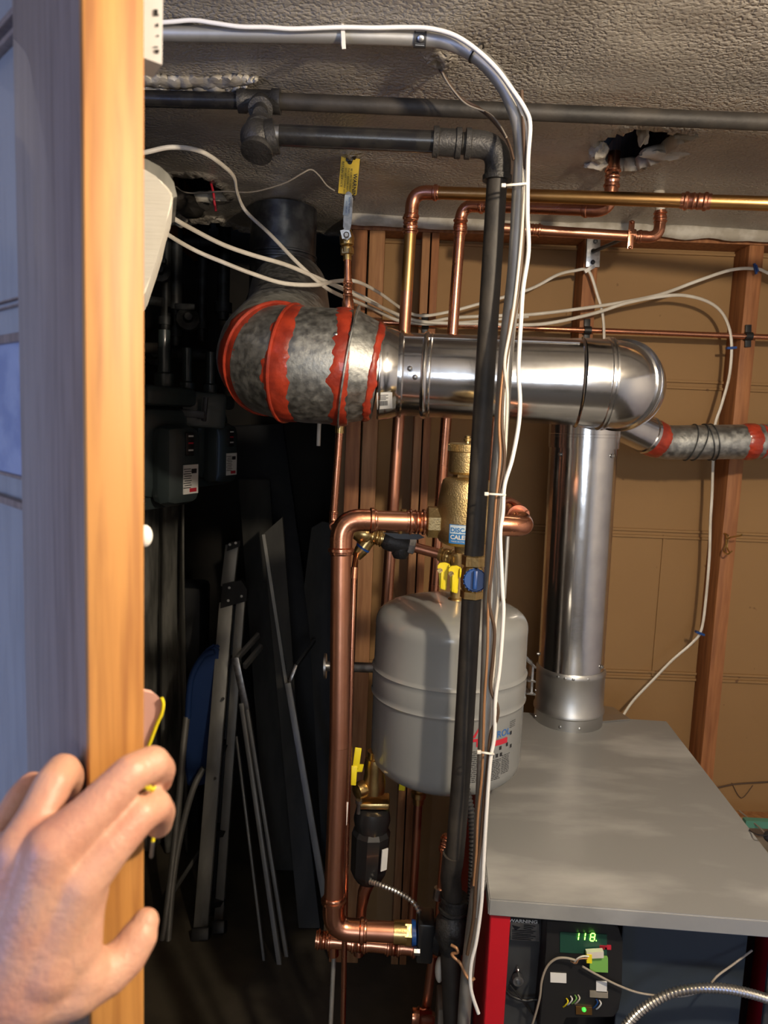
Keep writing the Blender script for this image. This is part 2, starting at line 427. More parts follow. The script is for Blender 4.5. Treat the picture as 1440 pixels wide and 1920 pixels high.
# back wall with raised block joints
xl = P(640, 700, WY).x
bm = NB(); box(bm, V((xl+1.75)/2, WY+.05, 1.08), 1.75-xl, .1, 2.46)
for py in (722, 1003, 1268, 470):
    z = P(1300, py, WY).z
    for dz in (-.009, .009): box(bm, V((xl+1.75)/2, WY-.001, z+dz), 1.75-xl, .013, .008, bev=.002)
for px, y0, y1 in ((1245, 1003, 1268), (1395, 722, 1003), (1100, 722, 1003)):
    a, b = P(px, y0, WY), P(px, y1, WY)
    box(bm, V(a.x, WY-.0005, (a.z+b.z)/2), .006, .008, a.z-b.z)
obj('wall_back', bm, M['wall'], kind='structure')
bm = NB(); box(bm, V(0, .4, -.03), 3.8, 6, .06); obj('floor', bm, M['floor'], kind='structure')
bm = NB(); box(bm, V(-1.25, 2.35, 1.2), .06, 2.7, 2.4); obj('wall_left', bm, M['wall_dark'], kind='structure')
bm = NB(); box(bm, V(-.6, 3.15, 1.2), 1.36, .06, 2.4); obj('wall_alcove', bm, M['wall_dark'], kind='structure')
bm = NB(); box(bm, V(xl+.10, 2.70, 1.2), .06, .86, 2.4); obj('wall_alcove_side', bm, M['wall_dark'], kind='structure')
bm = NB(); box(bm, V(-1.20, 1.03, 1.06), 1.06, .08, 2.12); obj('wall_partition', bm, M['wall_room'], kind='structure')
bm = NB(); box(bm, V(1.78, -.1, 1.06), .06, 4.6, 2.12); obj('wall_right', bm, M['wall_room'], kind='structure')
bm = NB(); y = -2.43
box(bm, V(-1.125, y, 1.06), 1.35, .06, 2.12); box(bm, V(1.225, y, 1.06), 1.15, .06, 2.12)
box(bm, V(.10, y, .60), 1.10, .06, 1.2); box(bm, V(.10, y, 2.06), 1.10, .06, .12)
obj('wall_rear', bm, M['wall_room'], kind='structure')
bm = NB()
for x in (-.43, .10, .63): box(bm, V(x, y, 1.6), .04, .05, .84)
for z in (1.2, 1.98): box(bm, V(.10, y, z), 1.1, .05, .04)
obj('window_2', bm, M['white'], kind='structure')
# left room wall with a window opening (y -1.5..-.5, z .95..1.85)
bm = NB(); x = -1.76
box(bm, V(x, -1.95, 1.06), .06, .9, 2.12); box(bm, V(x, .25, 1.06), .06, 1.5, 2.12)
box(bm, V(x, -1.0, .45), .06, 1.0, .9); box(bm, V(x, -1.0, 2.0), .06, 1.0, .24)
obj('wall_room_left', bm, M['wall_room'], kind='structure')
bm = NB()
for y in (-1.48, -1.0, -.52): box(bm, V(x, y, 1.39), .05, .04, .98)
for z in (.92, 1.39, 1.86): box(bm, V(x, -1.0, z), .05, 1.0, .04)
obj('window_1', bm, M['white'], kind='structure')

# concrete ledge at the foot of the back wall (bottom right)
a = P(1400, 1540, WY)
bm = NB(); box(bm, V(1.25, WY-.12, a.z/2), .95, .24, a.z, bev=.006); obj('trim_1', bm, M['ledge'], kind='structure')
bm = NB(); box(bm, V(1.25, WY-.02, a.z+.018), .95, .035, .03); obj('trim_2', bm, M['stud_tan'], kind='structure')
# top plate under the plaster edge, and the white plaster lip
bm = NB(); box(bm, V((xl+1.75)/2, 2.105, CZ-.012), 1.75-xl, .088, .035); obj('trim_3', bm, M['stud'], kind='structure')
bm = NB(); pts = []
for i in range(90):
    x = xl+.02+(1.7-xl)*i/89
    pts.append(V(x, 2.035+.006*noise.noise(V(x*8, 0, 0)), CZ-.010+.004*noise.noise(V(x*12, 3, 0))))
sweep(bm, pts, [.017+.005*noise.noise(V(p.x*14, 9, 0)) for p in pts], 10, flat=.8)
obj('trim_4', bm, M['plaster_white'], kind='structure')

# studs
def stud(px0, px1, py, label, m='stud', y=2.105, z0=0, d=.088):
    a, b = P(px0, py, y-d/2), P(px1, py, y-d/2)
    bm = NB(); box(bm, V((a.x+b.x)/2, y, (z0+CZ-.03)/2), b.x-a.x, d, CZ-.03-z0, bev=.0015)
    obj('wooden_stud', bm, M[m], None, label, 'stud', None)
stud(660, 688, 470, 'reddish wall stud nearest the dark alcove, left of the paired riser pipes')
stud(692, 721, 470, 'wall stud second from the dark alcove, just right of the brass ball valve', 'stud_tan')
stud(791, 806, 470, 'narrow wall stud between the two upper copper risers, left half of the pair', 'stud_tan')
stud(809, 823, 470, 'narrow wall stud between the two upper copper risers, right half of the pair')
stud(1094, 1121, 500, 'wall stud behind the silver duct carrying the small galvanized bracket')
stud(1402, 1430, 500, 'tall wall stud at right with the coat hook screwed to it')

# loose plaster at the big hole
def chunk(c, r, sc, m='plaster_white', name='plaster_chunk', lab='', g=None, seed=0):
    bm = NB(); g_ = bmesh.ops.create_icosphere(bm, subdivisions=3, radius=r)
    for v in bm.verts:
        d = v.co.normalized(); v.co = d*r*(1+.45*noise.noise(d*1.8+V(seed, 0, 0))+.2*noise.noise(d*5+V(seed, 2, 0)))
        v.co = Vector((v.co.x*sc[0], v.co.y*sc[1], v.co.z*sc[2]))+c
    return obj(name, bm, M[m], None, lab, 'plaster', g)
chunk(Pz(1121, 282, CZ-.004), .019, (.8, 1.3, .9), lab='white broken plaster lump at the left rim of the large ceiling hole', seed=1)
chunk(Pz(1120, 309, CZ-.002), .014, (1.7, .7, .7), lab='flat plaster flake at the lower left tip of the large ceiling hole', seed=2)
chunk(Pz(1206, 250, CZ+.006), .016, (.6, 1.3, 1.2), lab='pale plaster lump on the far upper rim of the large ceiling hole', seed=3)
chunk(Pz(1246, 287, CZ+.004), .022, (1.9, 1.0, .6), lab='large grey white plaster flap on the right rim of the large ceiling hole', seed=4)
chunk(Pz(1205, 306, CZ+.010), .014, (1.6, .9, .8), 'ledge', lab='grey plaster lump on the lower rim of the large ceiling hole', seed=5)
chunk(Pz(1287, 252, CZ-.002), .013, (1.6, .7, .7), 'ledge', lab='thin plaster flake at the right tip of the large ceiling hole', seed=6)
chunk(Pz(350, 382, CZ), .040, (1.2, 1.2, .7), 'iron_dusty', lab='dark crumbled plaster below the left ceiling hole', seed=7)
chunk(Pz(345, 405, CZ+.01), .032, (1.5, 1.0, .8), 'ceiling', lab='grey brown plaster lump hanging at the alcove ceiling edge', seed=8)
chunk(Pz(385, 405, CZ+.005), .035, (1.3, .8, .6), 'ceiling', lab='smooth plaster lump right of the left ceiling hole', seed=9)
# white flaking strips above the ceiling gas pipe: thin ragged sheets stuck to the plaster
def flake(top, bot, lab, seed):
    bm = NB(); n_ = 70; rows = []
    for i in range(n_+1):
        u = i/n_
        def at(l):
            k = u*(len(l)-1); a = int(min(k, len(l)-2)); f = k-a; return (l[a][0]+(l[a+1][0]-l[a][0])*f, l[a][1]+(l[a+1][1]-l[a][1])*f)
        t0, b0 = at(top), at(bot); row = []
        for j in range(7):
            v = j/6; x = t0[0]+(b0[0]-t0[0])*v; y = t0[1]+(b0[1]-t0[1])*v
            y += 3.5*noise.noise(V(u*22, seed, v*2)) + 1.5*noise.noise(V(u*70, seed, v*3))
            z = CZ-.0015-.005*abs(noise.noise(V(u*9, v*1.2, seed)))-.0035*(1 if 0 < j < 6 else 0)
            row.append(bm.verts.new(Pz(x, y, z)))
        rows.append(row)
    for a, b in zip(rows, rows[1:]):
        for k in range(6): bm.faces.new((a[k], a[k+1], b[k+1], b[k]))
    o = obj('flaking_plaster', bm, M['plaster_white'], None, lab, 'plaster'); m = o.modifiers.new('t', 'SOLIDIFY'); m.thickness = .004; return o
flake([(262, 140), (320, 145), (380, 146), (440, 143), (482, 146)], [(262, 157), (320, 163), (372, 160), (420, 163), (478, 152)], 'ragged strip of white flaking plaster above the ceiling gas pipe', 1)
flake([(262, 160), (320, 166), (372, 164), (440, 160), (468, 158)], [(262, 176), (330, 181), (380, 178), (420, 172), (452, 166)], 'lower strip of flaking plaster touching the ceiling gas pipe', 4)

# ================================================================ DOOR
TH = math.radians(43)
dd = V(-math.cos(math.radians(47.1)), math.sin(math.radians(47.1)), 0)      # along the door, away from the latch edge
dt = V(-dd.y*-1, 0, 0)
dt = V(dd.y, -dd.x, 0)                                                     # thickness direction (towards the right / back)
C0 = P(163, 960, .42); C0.z = 0
def DB(u0, u1, t0, t1, z0, z1, bm, bev=0):
    c = C0+dd*((u0+u1)/2)+dt*((t0+t1)/2)+V(0, 0, (z0+z1)/2)
    return box(bm, c, u1-u0, t1-t0, z1-z0, mat3(dd, dt, V(0, 0, 1)), bev)
DT = .034
door = thing('door', 'open wooden door at left, its bright pine edge towards the room', 'door', C0.copy())
door.name = 'door_1'; door['kind'] = 'structure'
del door['category']; del door['label']
bm = NB(); DB(.0, .005, 0, DT, .01, 1.99, bm, .0012); obj('edge_band', bm, M['door_edge'], door)
bm = NB(); DB(.005, .112, 0, DT, .01, 1.99, bm, .0015); obj('stile', bm, M['door_face'], door)
bm = NB(); DB(.112, .124, .006, DT-.006, .10, 1.9, bm, .003); obj('bead', bm, M['door_face'], door)
bm = NB(); DB(.124, .60, .010, DT-.010, .10, 1.9, bm); obj('panel', bm, M['door_panel'], door)
bm = NB(); DB(.124, .60, .0085, .011, P(20, 893, .52).z, P(20, 640, .52).z, bm); obj('bluish_band', bm, M['bluish_bumpy'], door)  # bluer, bumpier band over part of the door panel
bm = NB(); DB(.60, .70, 0, DT, .01, 1.99, bm, .0015); obj('stile', bm, M['door_face'], door)
zr = [P(20, y, .50).z for y in (20, 60, 556, 570, 622, 642, 890, 925)]
for i, (y0, y1, t) in enumerate(((20, 34, .004), (58, 70, .004), (553, 558, .007), (566, 571, .007), (622, 640, .005), (893, 900, .006), (940, 955, .004))):
    z0, z1 = P(20, y1, .52).z, P(20, y0, .52).z
    bm = NB(); DB(.124, .60, t, .012, z0, z1, bm, .001); obj('rail', bm, M['door_face'], door)

# white sensor box, ivory cover and small items that show beyond the door edge
a = P(268, 118, .5)
bm = NB(); pts = [P(250, -40, .50), P(306, -30, .50), P(304, 121, .50), P(268, 108, .50), P(250, 100, .5)]
prism(bm, pts, V(-.012, .02, 0))
t = thing('sensor_box', 'white plastic box with small dark marks fixed behind the door edge at top', 'sensor', pts[2])
obj('housing', bm, M['white_bright'], t)
bm = NB()
for cx, cy, w, h in ((292, 22, 7, 9), (293, 28, 9, 3), (295, 47, 4, 6), (296, 67, 3, 3), (292, 88, 8, 2), (294, 95, 9, 4), (294, 99, 6, 2)):
    prism(bm, [P(cx-w/2, cy-h/2, .4995), P(cx+w/2, cy-h/2, .4995), P(cx+w/2, cy+h/2, .4995), P(cx-w/2, cy+h/2, .4995)], V(0, .0003, 0))
obj('marking', bm, M['iron_cast'], t)
t = thing('ribbed_cover', 'off-white ribbed cover sticking out from behind the door edge', 'cover', P(275, 552, .75))
bm = NB(); prism(bm, [P(*q, .75) for q in ((250, 305), (272, 318), (292, 330), (308, 343), (320, 357), (325, 366), (324, 376), (312, 415), (305, 447), (293, 487), (283, 517), (272, 551), (250, 580))], V(-.03, .10, 0)); 
bmesh.ops.bevel(bm, geom=bm.edges[:], offset=.002, segments=2, affect='EDGES')
obj('shell', bm, M['ivory'], t)
bm = NB(); prism(bm, [P(*q, .765) for q in ((250, 290), (278, 300), (300, 312), (316, 326), (326, 342), (332, 368), (322, 372), (300, 360), (250, 340))], V(-.03, .10, 0)); obj('back_rim', bm, M['cloth_grey'], t)
bm = NB(); g = ball(bm, P(271, 1005, .56), .009, 20, (.65, .8, .95)); obj('door_bumper', bm, M['white_bright'], None, 'small white rounded knob peeking out behind the door edge', 'bumper')
t = thing('pull_tab', 'pink rounded tab with yellow corded rim hanging behind the door edge', 'tab', P(275, 1400, .52))
out = [(258, 1290), (272, 1297), (288, 1300), (300, 1310), (304, 1322), (301, 1338), (292, 1358), (282, 1385), (276, 1402), (258, 1410)]
bm = NB(); prism(bm, [P(*q, .52) for q in out], V(-.004, .006, 0)); obj('pad', bm, M['pink'], t)
bm = NB(); sweep(bm, spline([P(x, y, .519) for x, y in ((303, 1308), (306, 1320), (303, 1338), (294, 1358), (284, 1385), (277, 1404), (272, 1430))], 5), .0013, 8); obj('cord_rim', bm, M['yellow'], t)
cable('knotted_cord', 'thin yellow cord with loose knot between the gripping fingers', [(266, 1472, .405), (270, 1478, .400), (273, 1471, .398), (277, 1481, .398), (281, 1474, .398), (286, 1480, .399), (291, 1475, .402), (285, 1484, .403), (279, 1477, .405), (288, 1482, .43), (292, 1510, .46), (290, 1540, .475), (288, 1568, .475)], .0006, M['yellow'], 'cord')
t = thing('cord_tip', 'yellow cord end with clear plastic tip dangling under the fingers', 'cord end', P(283, 1610, .475))
bm = NB(); lathe(bm, P(288, 1564, .475), P(283, 1612, .475)-P(288, 1564, .475), [(0, .0010), (.0045, .0013), (.005, .0013)], 10); obj('cord', bm, M['yellow'], t)
bm = NB(); lathe(bm, P(286.7, 1577, .475), P(283, 1612, .475)-P(288, 1564, .475), [(0, .0014), (.011, .0014), (.012, .0010)], 10); obj('plastic_tip', bm, M['steel'], t)

# ================================================================ CEILING GAS LINE (black iron)
GY = 1.285
t = thing('ceiling_gas_pipe', 'long black iron gas pipe running across under the ceiling', 'pipe', P(850, 204, GY))
r = .0128
a, tl, tr_, b = P(150, 183, GY), P(452, 189, GY), P(520, 190, GY), P(1620, 237, GY-.02)
b = tr_+(b-tr_)*1.85
bm = NB(); sweep(bm, [a, tl], r, 20); obj('pipe', bm, M['iron'], t)
bm = NB(); sweep(bm, [tr_, b], r, 20); obj('pipe', bm, M['iron_dusty'], t)
coupling(t, P(447, 188, GY), P(526, 191, GY), r*1.05, M['iron_cast'], 'tee', 'iron')
GD = 1.12
bm = NB(); tc_ = P(489, 192, GY); td = P(487, 236, GD+.05)
lathe(bm, tc_, td-tc_, [(0, r*1.25), (.034, r*1.25), (.035, r*1.5), (.046, r*1.5), (.047, r*.9), (.075, r*.9)], 24); obj('tee_branch', bm, M['iron_cast'], t)

t = thing('gas_drop_pipe', 'black iron gas pipe dropping in front of the grey tank, with blue handled valve', 'pipe', P(845, 1640, GD))
r = .0146
e0 = P(487, 262, GD)
bm = NB(); ball(bm, e0+V(-.002, 0, .002), .0255, 24); lathe(bm, e0, P(520, 255, GD)-e0, [(0, .022), (.010, .022), (.011, .0235), (.024, .0235), (.0245, r)], 28)
obj('elbow', bm, M['iron_cast'], t)
bm = NB(); lathe(bm, e0+V(0, .004, .012), td-e0, [(0, .021), (.014, .0215), (.0145, .014), (.03, .013)], 28); obj('elbow_collar', bm, M['iron_cast'], t)
bm = NB(); q = (P(478, 294, GD)-e0); lathe(bm, e0, V(-.12, -.5, -1), [(0, .020), (.019, .021), (.0195, .0225), (.024, .0225), (.0245, .016)], 28); obj('elbow_lip', bm, M['iron_cast'], t)
p1, p2, p3, p4, p5 = P(512, 253, GD), P(525, 254, GD), P(812, 266, GD), P(866, 269, GD), P(900, 271, GD)
bm = NB(); sweep(bm, [p1, p2], r*.97, 20); obj('threads', bm, M['steel'], t)
bm = NB(); sweep(bm, [p2, p3], r, 24); obj('pipe', bm, M['iron'], t)
coupling(t, P(812, 266, GD), P(864, 269, GD), r, M['iron_cast'], 'coupling', 'iron')
c = P(936, 273, GD)
v1 = P(888, 1050, GD)
pipe_run(t, [p4, c, v1], r, M['iron_dusty'], M['iron_cast'], R=.030, sock=.018, rings='iron', n=24)
# valve
d = (P(882, 1122, GD)-v1).normalized(); L = (P(882, 1122, GD)-v1).length
hexnut(t, P(889, 1040, GD), P(888, 1062, GD), .0185, M['brass'], 'valve_nut')
bm = NB(); lathe(bm, P(888, 1060, GD), d, [(0, .013), (.008, .017), (.022, .018), (.034, .017), (.042, .013)], 24); obj('valve_body', bm, M['brass'], t)
hexnut(t, P(884.5, 1106, GD), P(883.5, 1122, GD), .0175, M['brass'], 'valve_nut')
kc = P(891, 1088, GD-.026)
kn = (CAM-kc).normalized()
bm = NB(); prof = [(0, .010), (0, .0155), (.002, .0172), (.008, .0172), (.010, .0155), (.010, .001)]
lathe(bm, kc-kn*.006, kn, prof, 36)
for i in range(18):
    a_ = 2*PI*i/18; u = kn.cross(V(0, 0, 1)).normalized(); w = kn.cross(u)
    box(bm, kc-kn*.001+(u*math.cos(a_)+w*math.sin(a_))*.0170, .0016, .0016, .008, mat3(u, w, kn))
kob = obj('valve_knob', bm, M['blue'], t, 'blue valve knob')
bm = NB(); w = V(0, 0, 1)-kn*kn.z; w.normalize(); u = w.cross(kn)
box(bm, kc+kn*.0065, .0062, .028, .009, mat3(u, w, kn), .0015); obj('grip_ridge', bm, M['blue'], kob)
bm = NB(); lathe(bm, kc-kn*.02, kn, [(0, .006), (.016, .006)], 12); obj('stem', bm, M['brass'], t)
g1, g2, g3 = P(884, 1122, GD), P(868, 1400, GD), P(853, 1600, GD)
bm = NB(); sweep(bm, spline([g1, g2, g3, P(845, 1640, GD+.01)], 4), r*1.02, 20); obj('pipe', bm, M['iron_dusty'], t)
coupling(t, P(852, 1680, GD+.02), P(849, 1706, GD+.02), .0165, M['iron_cast'], 'union', 'iron')
bm = NB(); sweep(bm, fillet([P(850, 1600, GD), P(845, 1645, GD+.01), P(850, 1700, GD+.02), P(845, 1800, GD+.02), P(850, 1920, GD+.02), P(850, 1990, GD+.02)], .02), [.016]*100 if 0 else .0165, 20); obj('lower_pipe', bm, M['iron_dusty'], t)
bm = NB(); lathe(bm, P(848, 1712, GD+.02), P(846, 1800, GD+.02)-P(848, 1712, GD+.02), [(0, .018), (.012, .026), (.04, .027), (.055, .02), (.065, .02)], 24); obj('gas_cock_body', bm, M['iron_cast'], t)

# ================================================================ CONDUIT
t = thing('steel_conduit', 'galvanized steel conduit bending down from the ceiling beside the black pipe', 'conduit', P(869, 1920, 1.08))
cp = [(150, 57, 1.10), (305, 62, 1.10), (640, 67, 1.10), (790, 72, 1.10), (845, 80, 1.09), (893, 104, 1.085), (930, 140, 1.08), (957, 185, 1.08), (973, 235, 1.08), (978, 290, 1.08), (974, 360, 1.08), (966, 500, 1.08), (950, 650, 1.08), (940, 800, 1.08), (929, 950, 1.08), (920, 1100, 1.08), (913, 1300, 1.08), (905, 1480, 1.08), (897, 1650, 1.08)]
bm = NB(); sweep(bm, spline([P(*q) for q in cp], 6), .0104, 20); obj('tube', bm, M['conduit'], t)
coupling(t, P(898, 1645, 1.08), P(896, 1662, 1.08), .0106, M['steel'], 'coupling', 'plain')
bm = NB(); sweep(bm, spline([P(896, 1660, 1.08), P(886, 1740, 1.08), P(876, 1830, 1.085), P(868, 1940, 1.09), P(862, 2010, 1.09)], 5), .0104, 16); obj('lower_tube', bm, M['conduit'], t)
# clamp strap at the ceiling
t2 = thing('conduit_strap', 'small slotted hose clamp wrapped round the conduit near the ceiling', 'clamp', P(786, 88, 1.10))
a, b = P(776, 71.3, 1.10), P(799, 72.7, 1.10)
bm = NB(); lathe(bm, a, b-a, [(0, .0106), (0, .0118), ((b-a).length, .0118), ((b-a).length, .0106)], 28); obj('band', bm, M['dark_steel'], t2)
bm = NB(); cc = (a+b)/2; nrm = (CAM-cc).normalized()
lathe(bm, cc+nrm*.008+V(.001, 0, 0), nrm, [(0, .0042), (.007, .0042), (.0075, .003)], 18)
for k in range(-3, 4):
    if abs(k) < 2: continue
    w = V(0, 0, 1)-nrm*nrm.z; w.normalize()
    box(bm, cc+nrm*(.0115-abs(k)*.0011)+w*(.0026*k), .012, .0012, .002, mat3((b-a).normalized(), w, nrm))
obj('screw', bm, M['steel'], t2)
# ================================================================ CABLES ALONG THE CONDUIT
CY = 1.055
cable('white_cable', 'bright white cable strapped along the conduit from ceiling to boiler', [(150, 50, 1.075), (305, 42, 1.075), (360, 38, 1.075), (400, 43, 1.075), (450, 50, 1.075), (500, 51, 1.075), (550, 54, 1.075), (640, 51, 1.075), (700, 52, 1.075), (760, 51, 1.075), (805, 53, 1.07), (850, 65, 1.065), (890, 90, 1.06), (930, 127, CY), (960, 167, CY), (985, 205, CY), (994, 235, CY), (990, 300, CY), (989, 400, CY), (991, 470, CY), (981, 540, CY), (977, 600, CY), (972, 690, CY), (975, 750, CY), (972, 800, CY), (960, 862, CY), (946, 910, CY), (943, 960, CY), (938, 1000, CY), (940, 1060, CY), (942, 1110, CY), (944, 1150, CY), (937, 1250, CY), (929, 1310, CY), (927, 1380, CY), (919, 1430, CY), (911, 1540, CY), (905, 1650, CY), (902, 1700, CY), (893, 1765, CY), (883, 1810, CY), (883, 1855, CY), (897, 1900, CY)], .0029, M['white_bright'])
cable('white_cable', 'thinner white cable between the conduit and the bright white one', [(700, 54, 1.082), (800, 55, 1.076), (850, 68, 1.068), (890, 93, 1.062), (930, 131, 1.060), (958, 170, 1.060), (980, 215, 1.062), (987, 250, 1.062), (984, 300, 1.062), (984, 345, 1.058), (977, 450, 1.058), (968, 540, 1.058), (958, 610, 1.058), (946, 680, 1.058), (951, 740, 1.058), (948, 830, 1.062), (943, 900, 1.062), (936, 930, 1.06), (931, 1000, 1.062), (935, 1100, 1.062), (928, 1180, 1.062), (926, 1260, 1.062), (918, 1400, 1.062), (911, 1500, 1.062), (903, 1600, 1.062), (899, 1655, 1.062), (894, 1720, 1.065)], .0022, M['white_cable'])
cable('brown_cable', 'dark brown cable twisting down the front of the conduit', [(978, 170, 1.064), (985, 330, 1.06), (981, 430, 1.06), (973, 540, 1.06), (957, 625, 1.06), (946, 700, 1.06), (941, 790, 1.06), (946, 860, 1.06), (935, 930, 1.06), (929, 1000, 1.06), (923, 1060, 1.06), (917, 1130, 1.06), (927, 1180, 1.06), (924, 1240, 1.06), (920, 1290, 1.06), (933, 1325, 1.055), (931, 1350, 1.055), (920, 1378, 1.06), (915, 1430, 1.06), (908, 1500, 1.06), (901, 1580, 1.06), (893, 1640, 1.06), (888, 1720, 1.06), (876, 1790, 1.06)], .0026, M['brown_cable'])
cable('copper_toned_wire', 'thin copper coloured wire hugging the left of the cable bundle', [(960, 580, 1.06), (943, 700, 1.06), (936, 790, 1.06), (938, 850, 1.06), (934, 900, 1.06), (930, 940, 1.06), (925, 1010, 1.06), (916, 1120, 1.06), (914, 1220, 1.06), (908, 1320, 1.06), (906, 1400, 1.06), (903, 1460, 1.06), (896, 1530, 1.06), (893, 1600, 1.06), (888, 1660, 1.06)], .0021, M['copper_wire'])
def tie(label, px, py, w, Y, tail=None, tilt=0, r=.014, dpt=1):
    t = thing('zip_tie', label, 'zip tie', P(px, py, Y), 'white zip ties')
    pts = []
    for k in range(25):
        a = 2*PI*k/24
        pts.append(P(px+w/2*math.cos(a), py+tilt*math.cos(a), Y-.004+r*(1+math.sin(a))*dpt*.9))
    bm = NB(); sweep(bm, pts, .0016, 8, cap=False, flat=.6); obj('strap', bm, M['tie'], t)
    bm = NB(); h = P(px-w/2 if tail is None else tail[0], py-tilt if tail is None else tail[1], Y-.004)
    box(bm, h, .006, .005, .005, bev=.0008); obj('head', bm, M['tie'], t)
    return t
tie('white zip tie round conduit and cables just below the black elbow', 966, 346, 44, 1.05, tilt=-2)
tie('white zip tie round the cables beside the brass air separator', 930, 927, 36, 1.05, tilt=1)
tie('white zip tie round the cables in front of the grey tank label', 912, 1412, 28, 1.05, tilt=2)
t = thing('zip_tie', 'white zip tie with hanging tail on the horizontal ceiling conduit', 'zip tie', P(645, 92, 1.08), 'white zip ties')
bm = NB(); pts = [P(643, 66, 1.10)+V(.001*0, .0135*math.cos(a), .0135*math.sin(a)) for a in [2*PI*k/20 for k in range(21)]]
sweep(bm, pts, .0018, 8, cap=False, flat=1.4); obj('strap', bm, M['tie'], t)
bm = NB(); bar(bm, P(643, 54, 1.082), P(645, 92, 1.082), .0052, .0015); obj('tail', bm, M['tie'], t)
t = thing('black_tie', 'tiny black zip tie on the conduit bend', 'zip tie', P(898, 90, 1.08))
bm = NB(); pts = []
cc = P(893, 100, 1.083); ax = (P(930, 140, 1.08)-P(893, 104, 1.085)).normalized(); uu = ax.orthogonal().normalized(); ww = ax.cross(uu)
sweep(bm, [cc+(uu*math.cos(a)+ww*math.sin(a))*.0135 for a in [2*PI*k/20 for k in range(21)]], .0012, 6, cap=False); obj('strap', bm, M['black'], t)
bm = NB(); bar(bm, P(896, 89, 1.07), P(900, 78, 1.07), .002, .001); obj('tail', bm, M['black'], t)
cable('brown_wire', 'slack brown wire from the small ceiling hole over the black pipes', [(819, 112, 1.22), (824, 128, 1.2), (838, 150, 1.2), (862, 183, 1.2), (900, 205, 1.19), (920, 222, 1.15), (942, 248, 1.09), (955, 272, 1.065), (963, 300, 1.062)], .0030, M['brown_cable'], flat=.6)
t = cable('brown_wire', 'thin tan wire lying beside the slack brown wire', [(823, 114, 1.215), (832, 142, 1.195), (852, 172, 1.195), (876, 196, 1.19), (915, 212, 1.17), (935, 232, 1.11), (950, 258, 1.07)], .0013, M['grey_cable'])

# ================================================================ CABLES ACROSS THE WALL
r = .0042
cable('electrical_cable', 'white cable looping from the ceiling hole at left down past the ball valve', [(200, 300, 1.35), (271, 286, 1.42), (323, 276, 1.44), (377, 284, 1.47), (419, 311, 1.53), (439, 333, 1.58), (445, 362, 1.64), (461, 396, 1.70), (507, 440, 1.64), (557, 492, 1.60), (598, 529, 1.62), (632, 551, 1.68), (698, 578, 1.90), (744, 600, 2.0), (790, 606, 2.01), (849, 596, 2.01), (930, 592, 2.01), (991, 590, 2.01), (1064, 582, 2.01), (1160, 568, 2.01), (1238, 552, 2.01), (1307, 527, 2.02), (1371, 506, 2.04), (1417, 504, 2.04), (1440, 512, 2.05), (1500, 540, 2.07)], r, M['white_cable'], flat=.7)
cable('electrical_cable', 'upper of the two thick white cables sagging in front of the flue stub', [(240, 350, 1.30), (317, 404, 1.38), (365, 432, 1.44), (419, 459, 1.48), (473, 478, 1.52), (532, 495, 1.56), (577, 513, 1.60), (640, 541, 1.70), (694, 566, 1.84), (752, 592, 1.99), (800, 604, 2.0), (900, 607, 2.0), (991, 609, 2.0), (1046, 603, 2.0), (1119, 586, 2.0), (1174, 568, 2.0), (1238, 556, 2.01), (1284, 554, 2.02), (1330, 567, 2.03), (1358, 593, 2.04), (1371, 637, 2.04), (1368, 700, 2.04), (1353, 758, 2.04), (1340, 800, 2.04), (1337, 860, 2.04), (1335, 927, 2.04), (1332, 977, 2.04), (1330, 1043, 2.04), (1323, 1127, 2.04), (1315, 1180, 2.04), (1300, 1203, 2.04), (1260, 1238, 2.03), (1227, 1272, 2.02), (1187, 1314, 2.01), (1166, 1345, 2.0)], r*1.05, M['white_cable'], flat=.75)
cable('electrical_cable', 'lower of the two thick white cables crossing in front of the flue stub', [(240, 385, 1.32), (309, 436, 1.40), (365, 469, 1.48), (419, 492, 1.50), (473, 513, 1.52), (532, 531, 1.56), (594, 534, 1.61), (632, 527, 1.68), (669, 528, 1.74), (711, 549, 1.86), (757, 581, 1.98), (790, 592, 1.99), (840, 585, 1.99), (904, 568, 2.0), (991, 543, 2.02), (1046, 515, 2.03), (1080, 507, 2.03), (1096, 505, 2.03), (1107, 513, 2.03), (1119, 550, 2.03), (1130, 590, 2.03), (1133, 650, 2.03), (1132, 760, 2.03)], r, M['white_cable'], flat=.7)
cable('electrical_cable', 'thin white cable crossing behind the brass ball valve stem', [(594, 527, 1.95), (632, 535, 1.96), (690, 560, 1.99), (740, 590, 2.0), (781, 607, 2.01), (840, 606, 2.01), (920, 600, 2.01), (991, 594, 2.01)], .0032, M['white_cable'])
cable('thin_wire', 'thin grey wire running from the left ceiling hole to the yellow tag', [(330, 350, 1.80), (345, 360, 1.76), (372, 362, 1.75), (419, 359, 1.70), (473, 360, 1.66), (532, 344, 1.62), (565, 326, 1.6), (583, 318, 1.6), (598, 329, 1.6), (613, 348, 1.6), (628, 358, 1.6)], .0016, M['grey_cable'], 'wire')
cable('red_wire', 'short red wire end hanging from the left ceiling hole', [(388, 318, 1.84), (394, 338, 1.80), (400, 362, 1.78), (402, 380, 1.78), (405, 396, 1.78)], .0028, M['ink_red'], 'wire')
cable('white_hose', 'white plastic tube end hanging below the old duct', [(610, 790, 1.62), (600, 792, 1.62), (598, 806, 1.62), (597, 836, 1.62)], .0042, M['white_cable'], 'tube')
cable('tacked_wire', 'thin dark wire tacked low on the tan wall at right', [(1340, 1478, 2.14), (1380, 1470, 2.145), (1440, 1466, 2.145), (1520, 1460, 2.145)], .0022, M['brown_cable'], 'wire')
cable('tacked_wire', 'loose thin wire curving down to the concrete ledge', [(1372, 1468, 2.146), (1385, 1492, 2.145), (1395, 1494, 2.145), (1412, 1472, 2.146)], .0012, M['brown_cable'], 'wire')
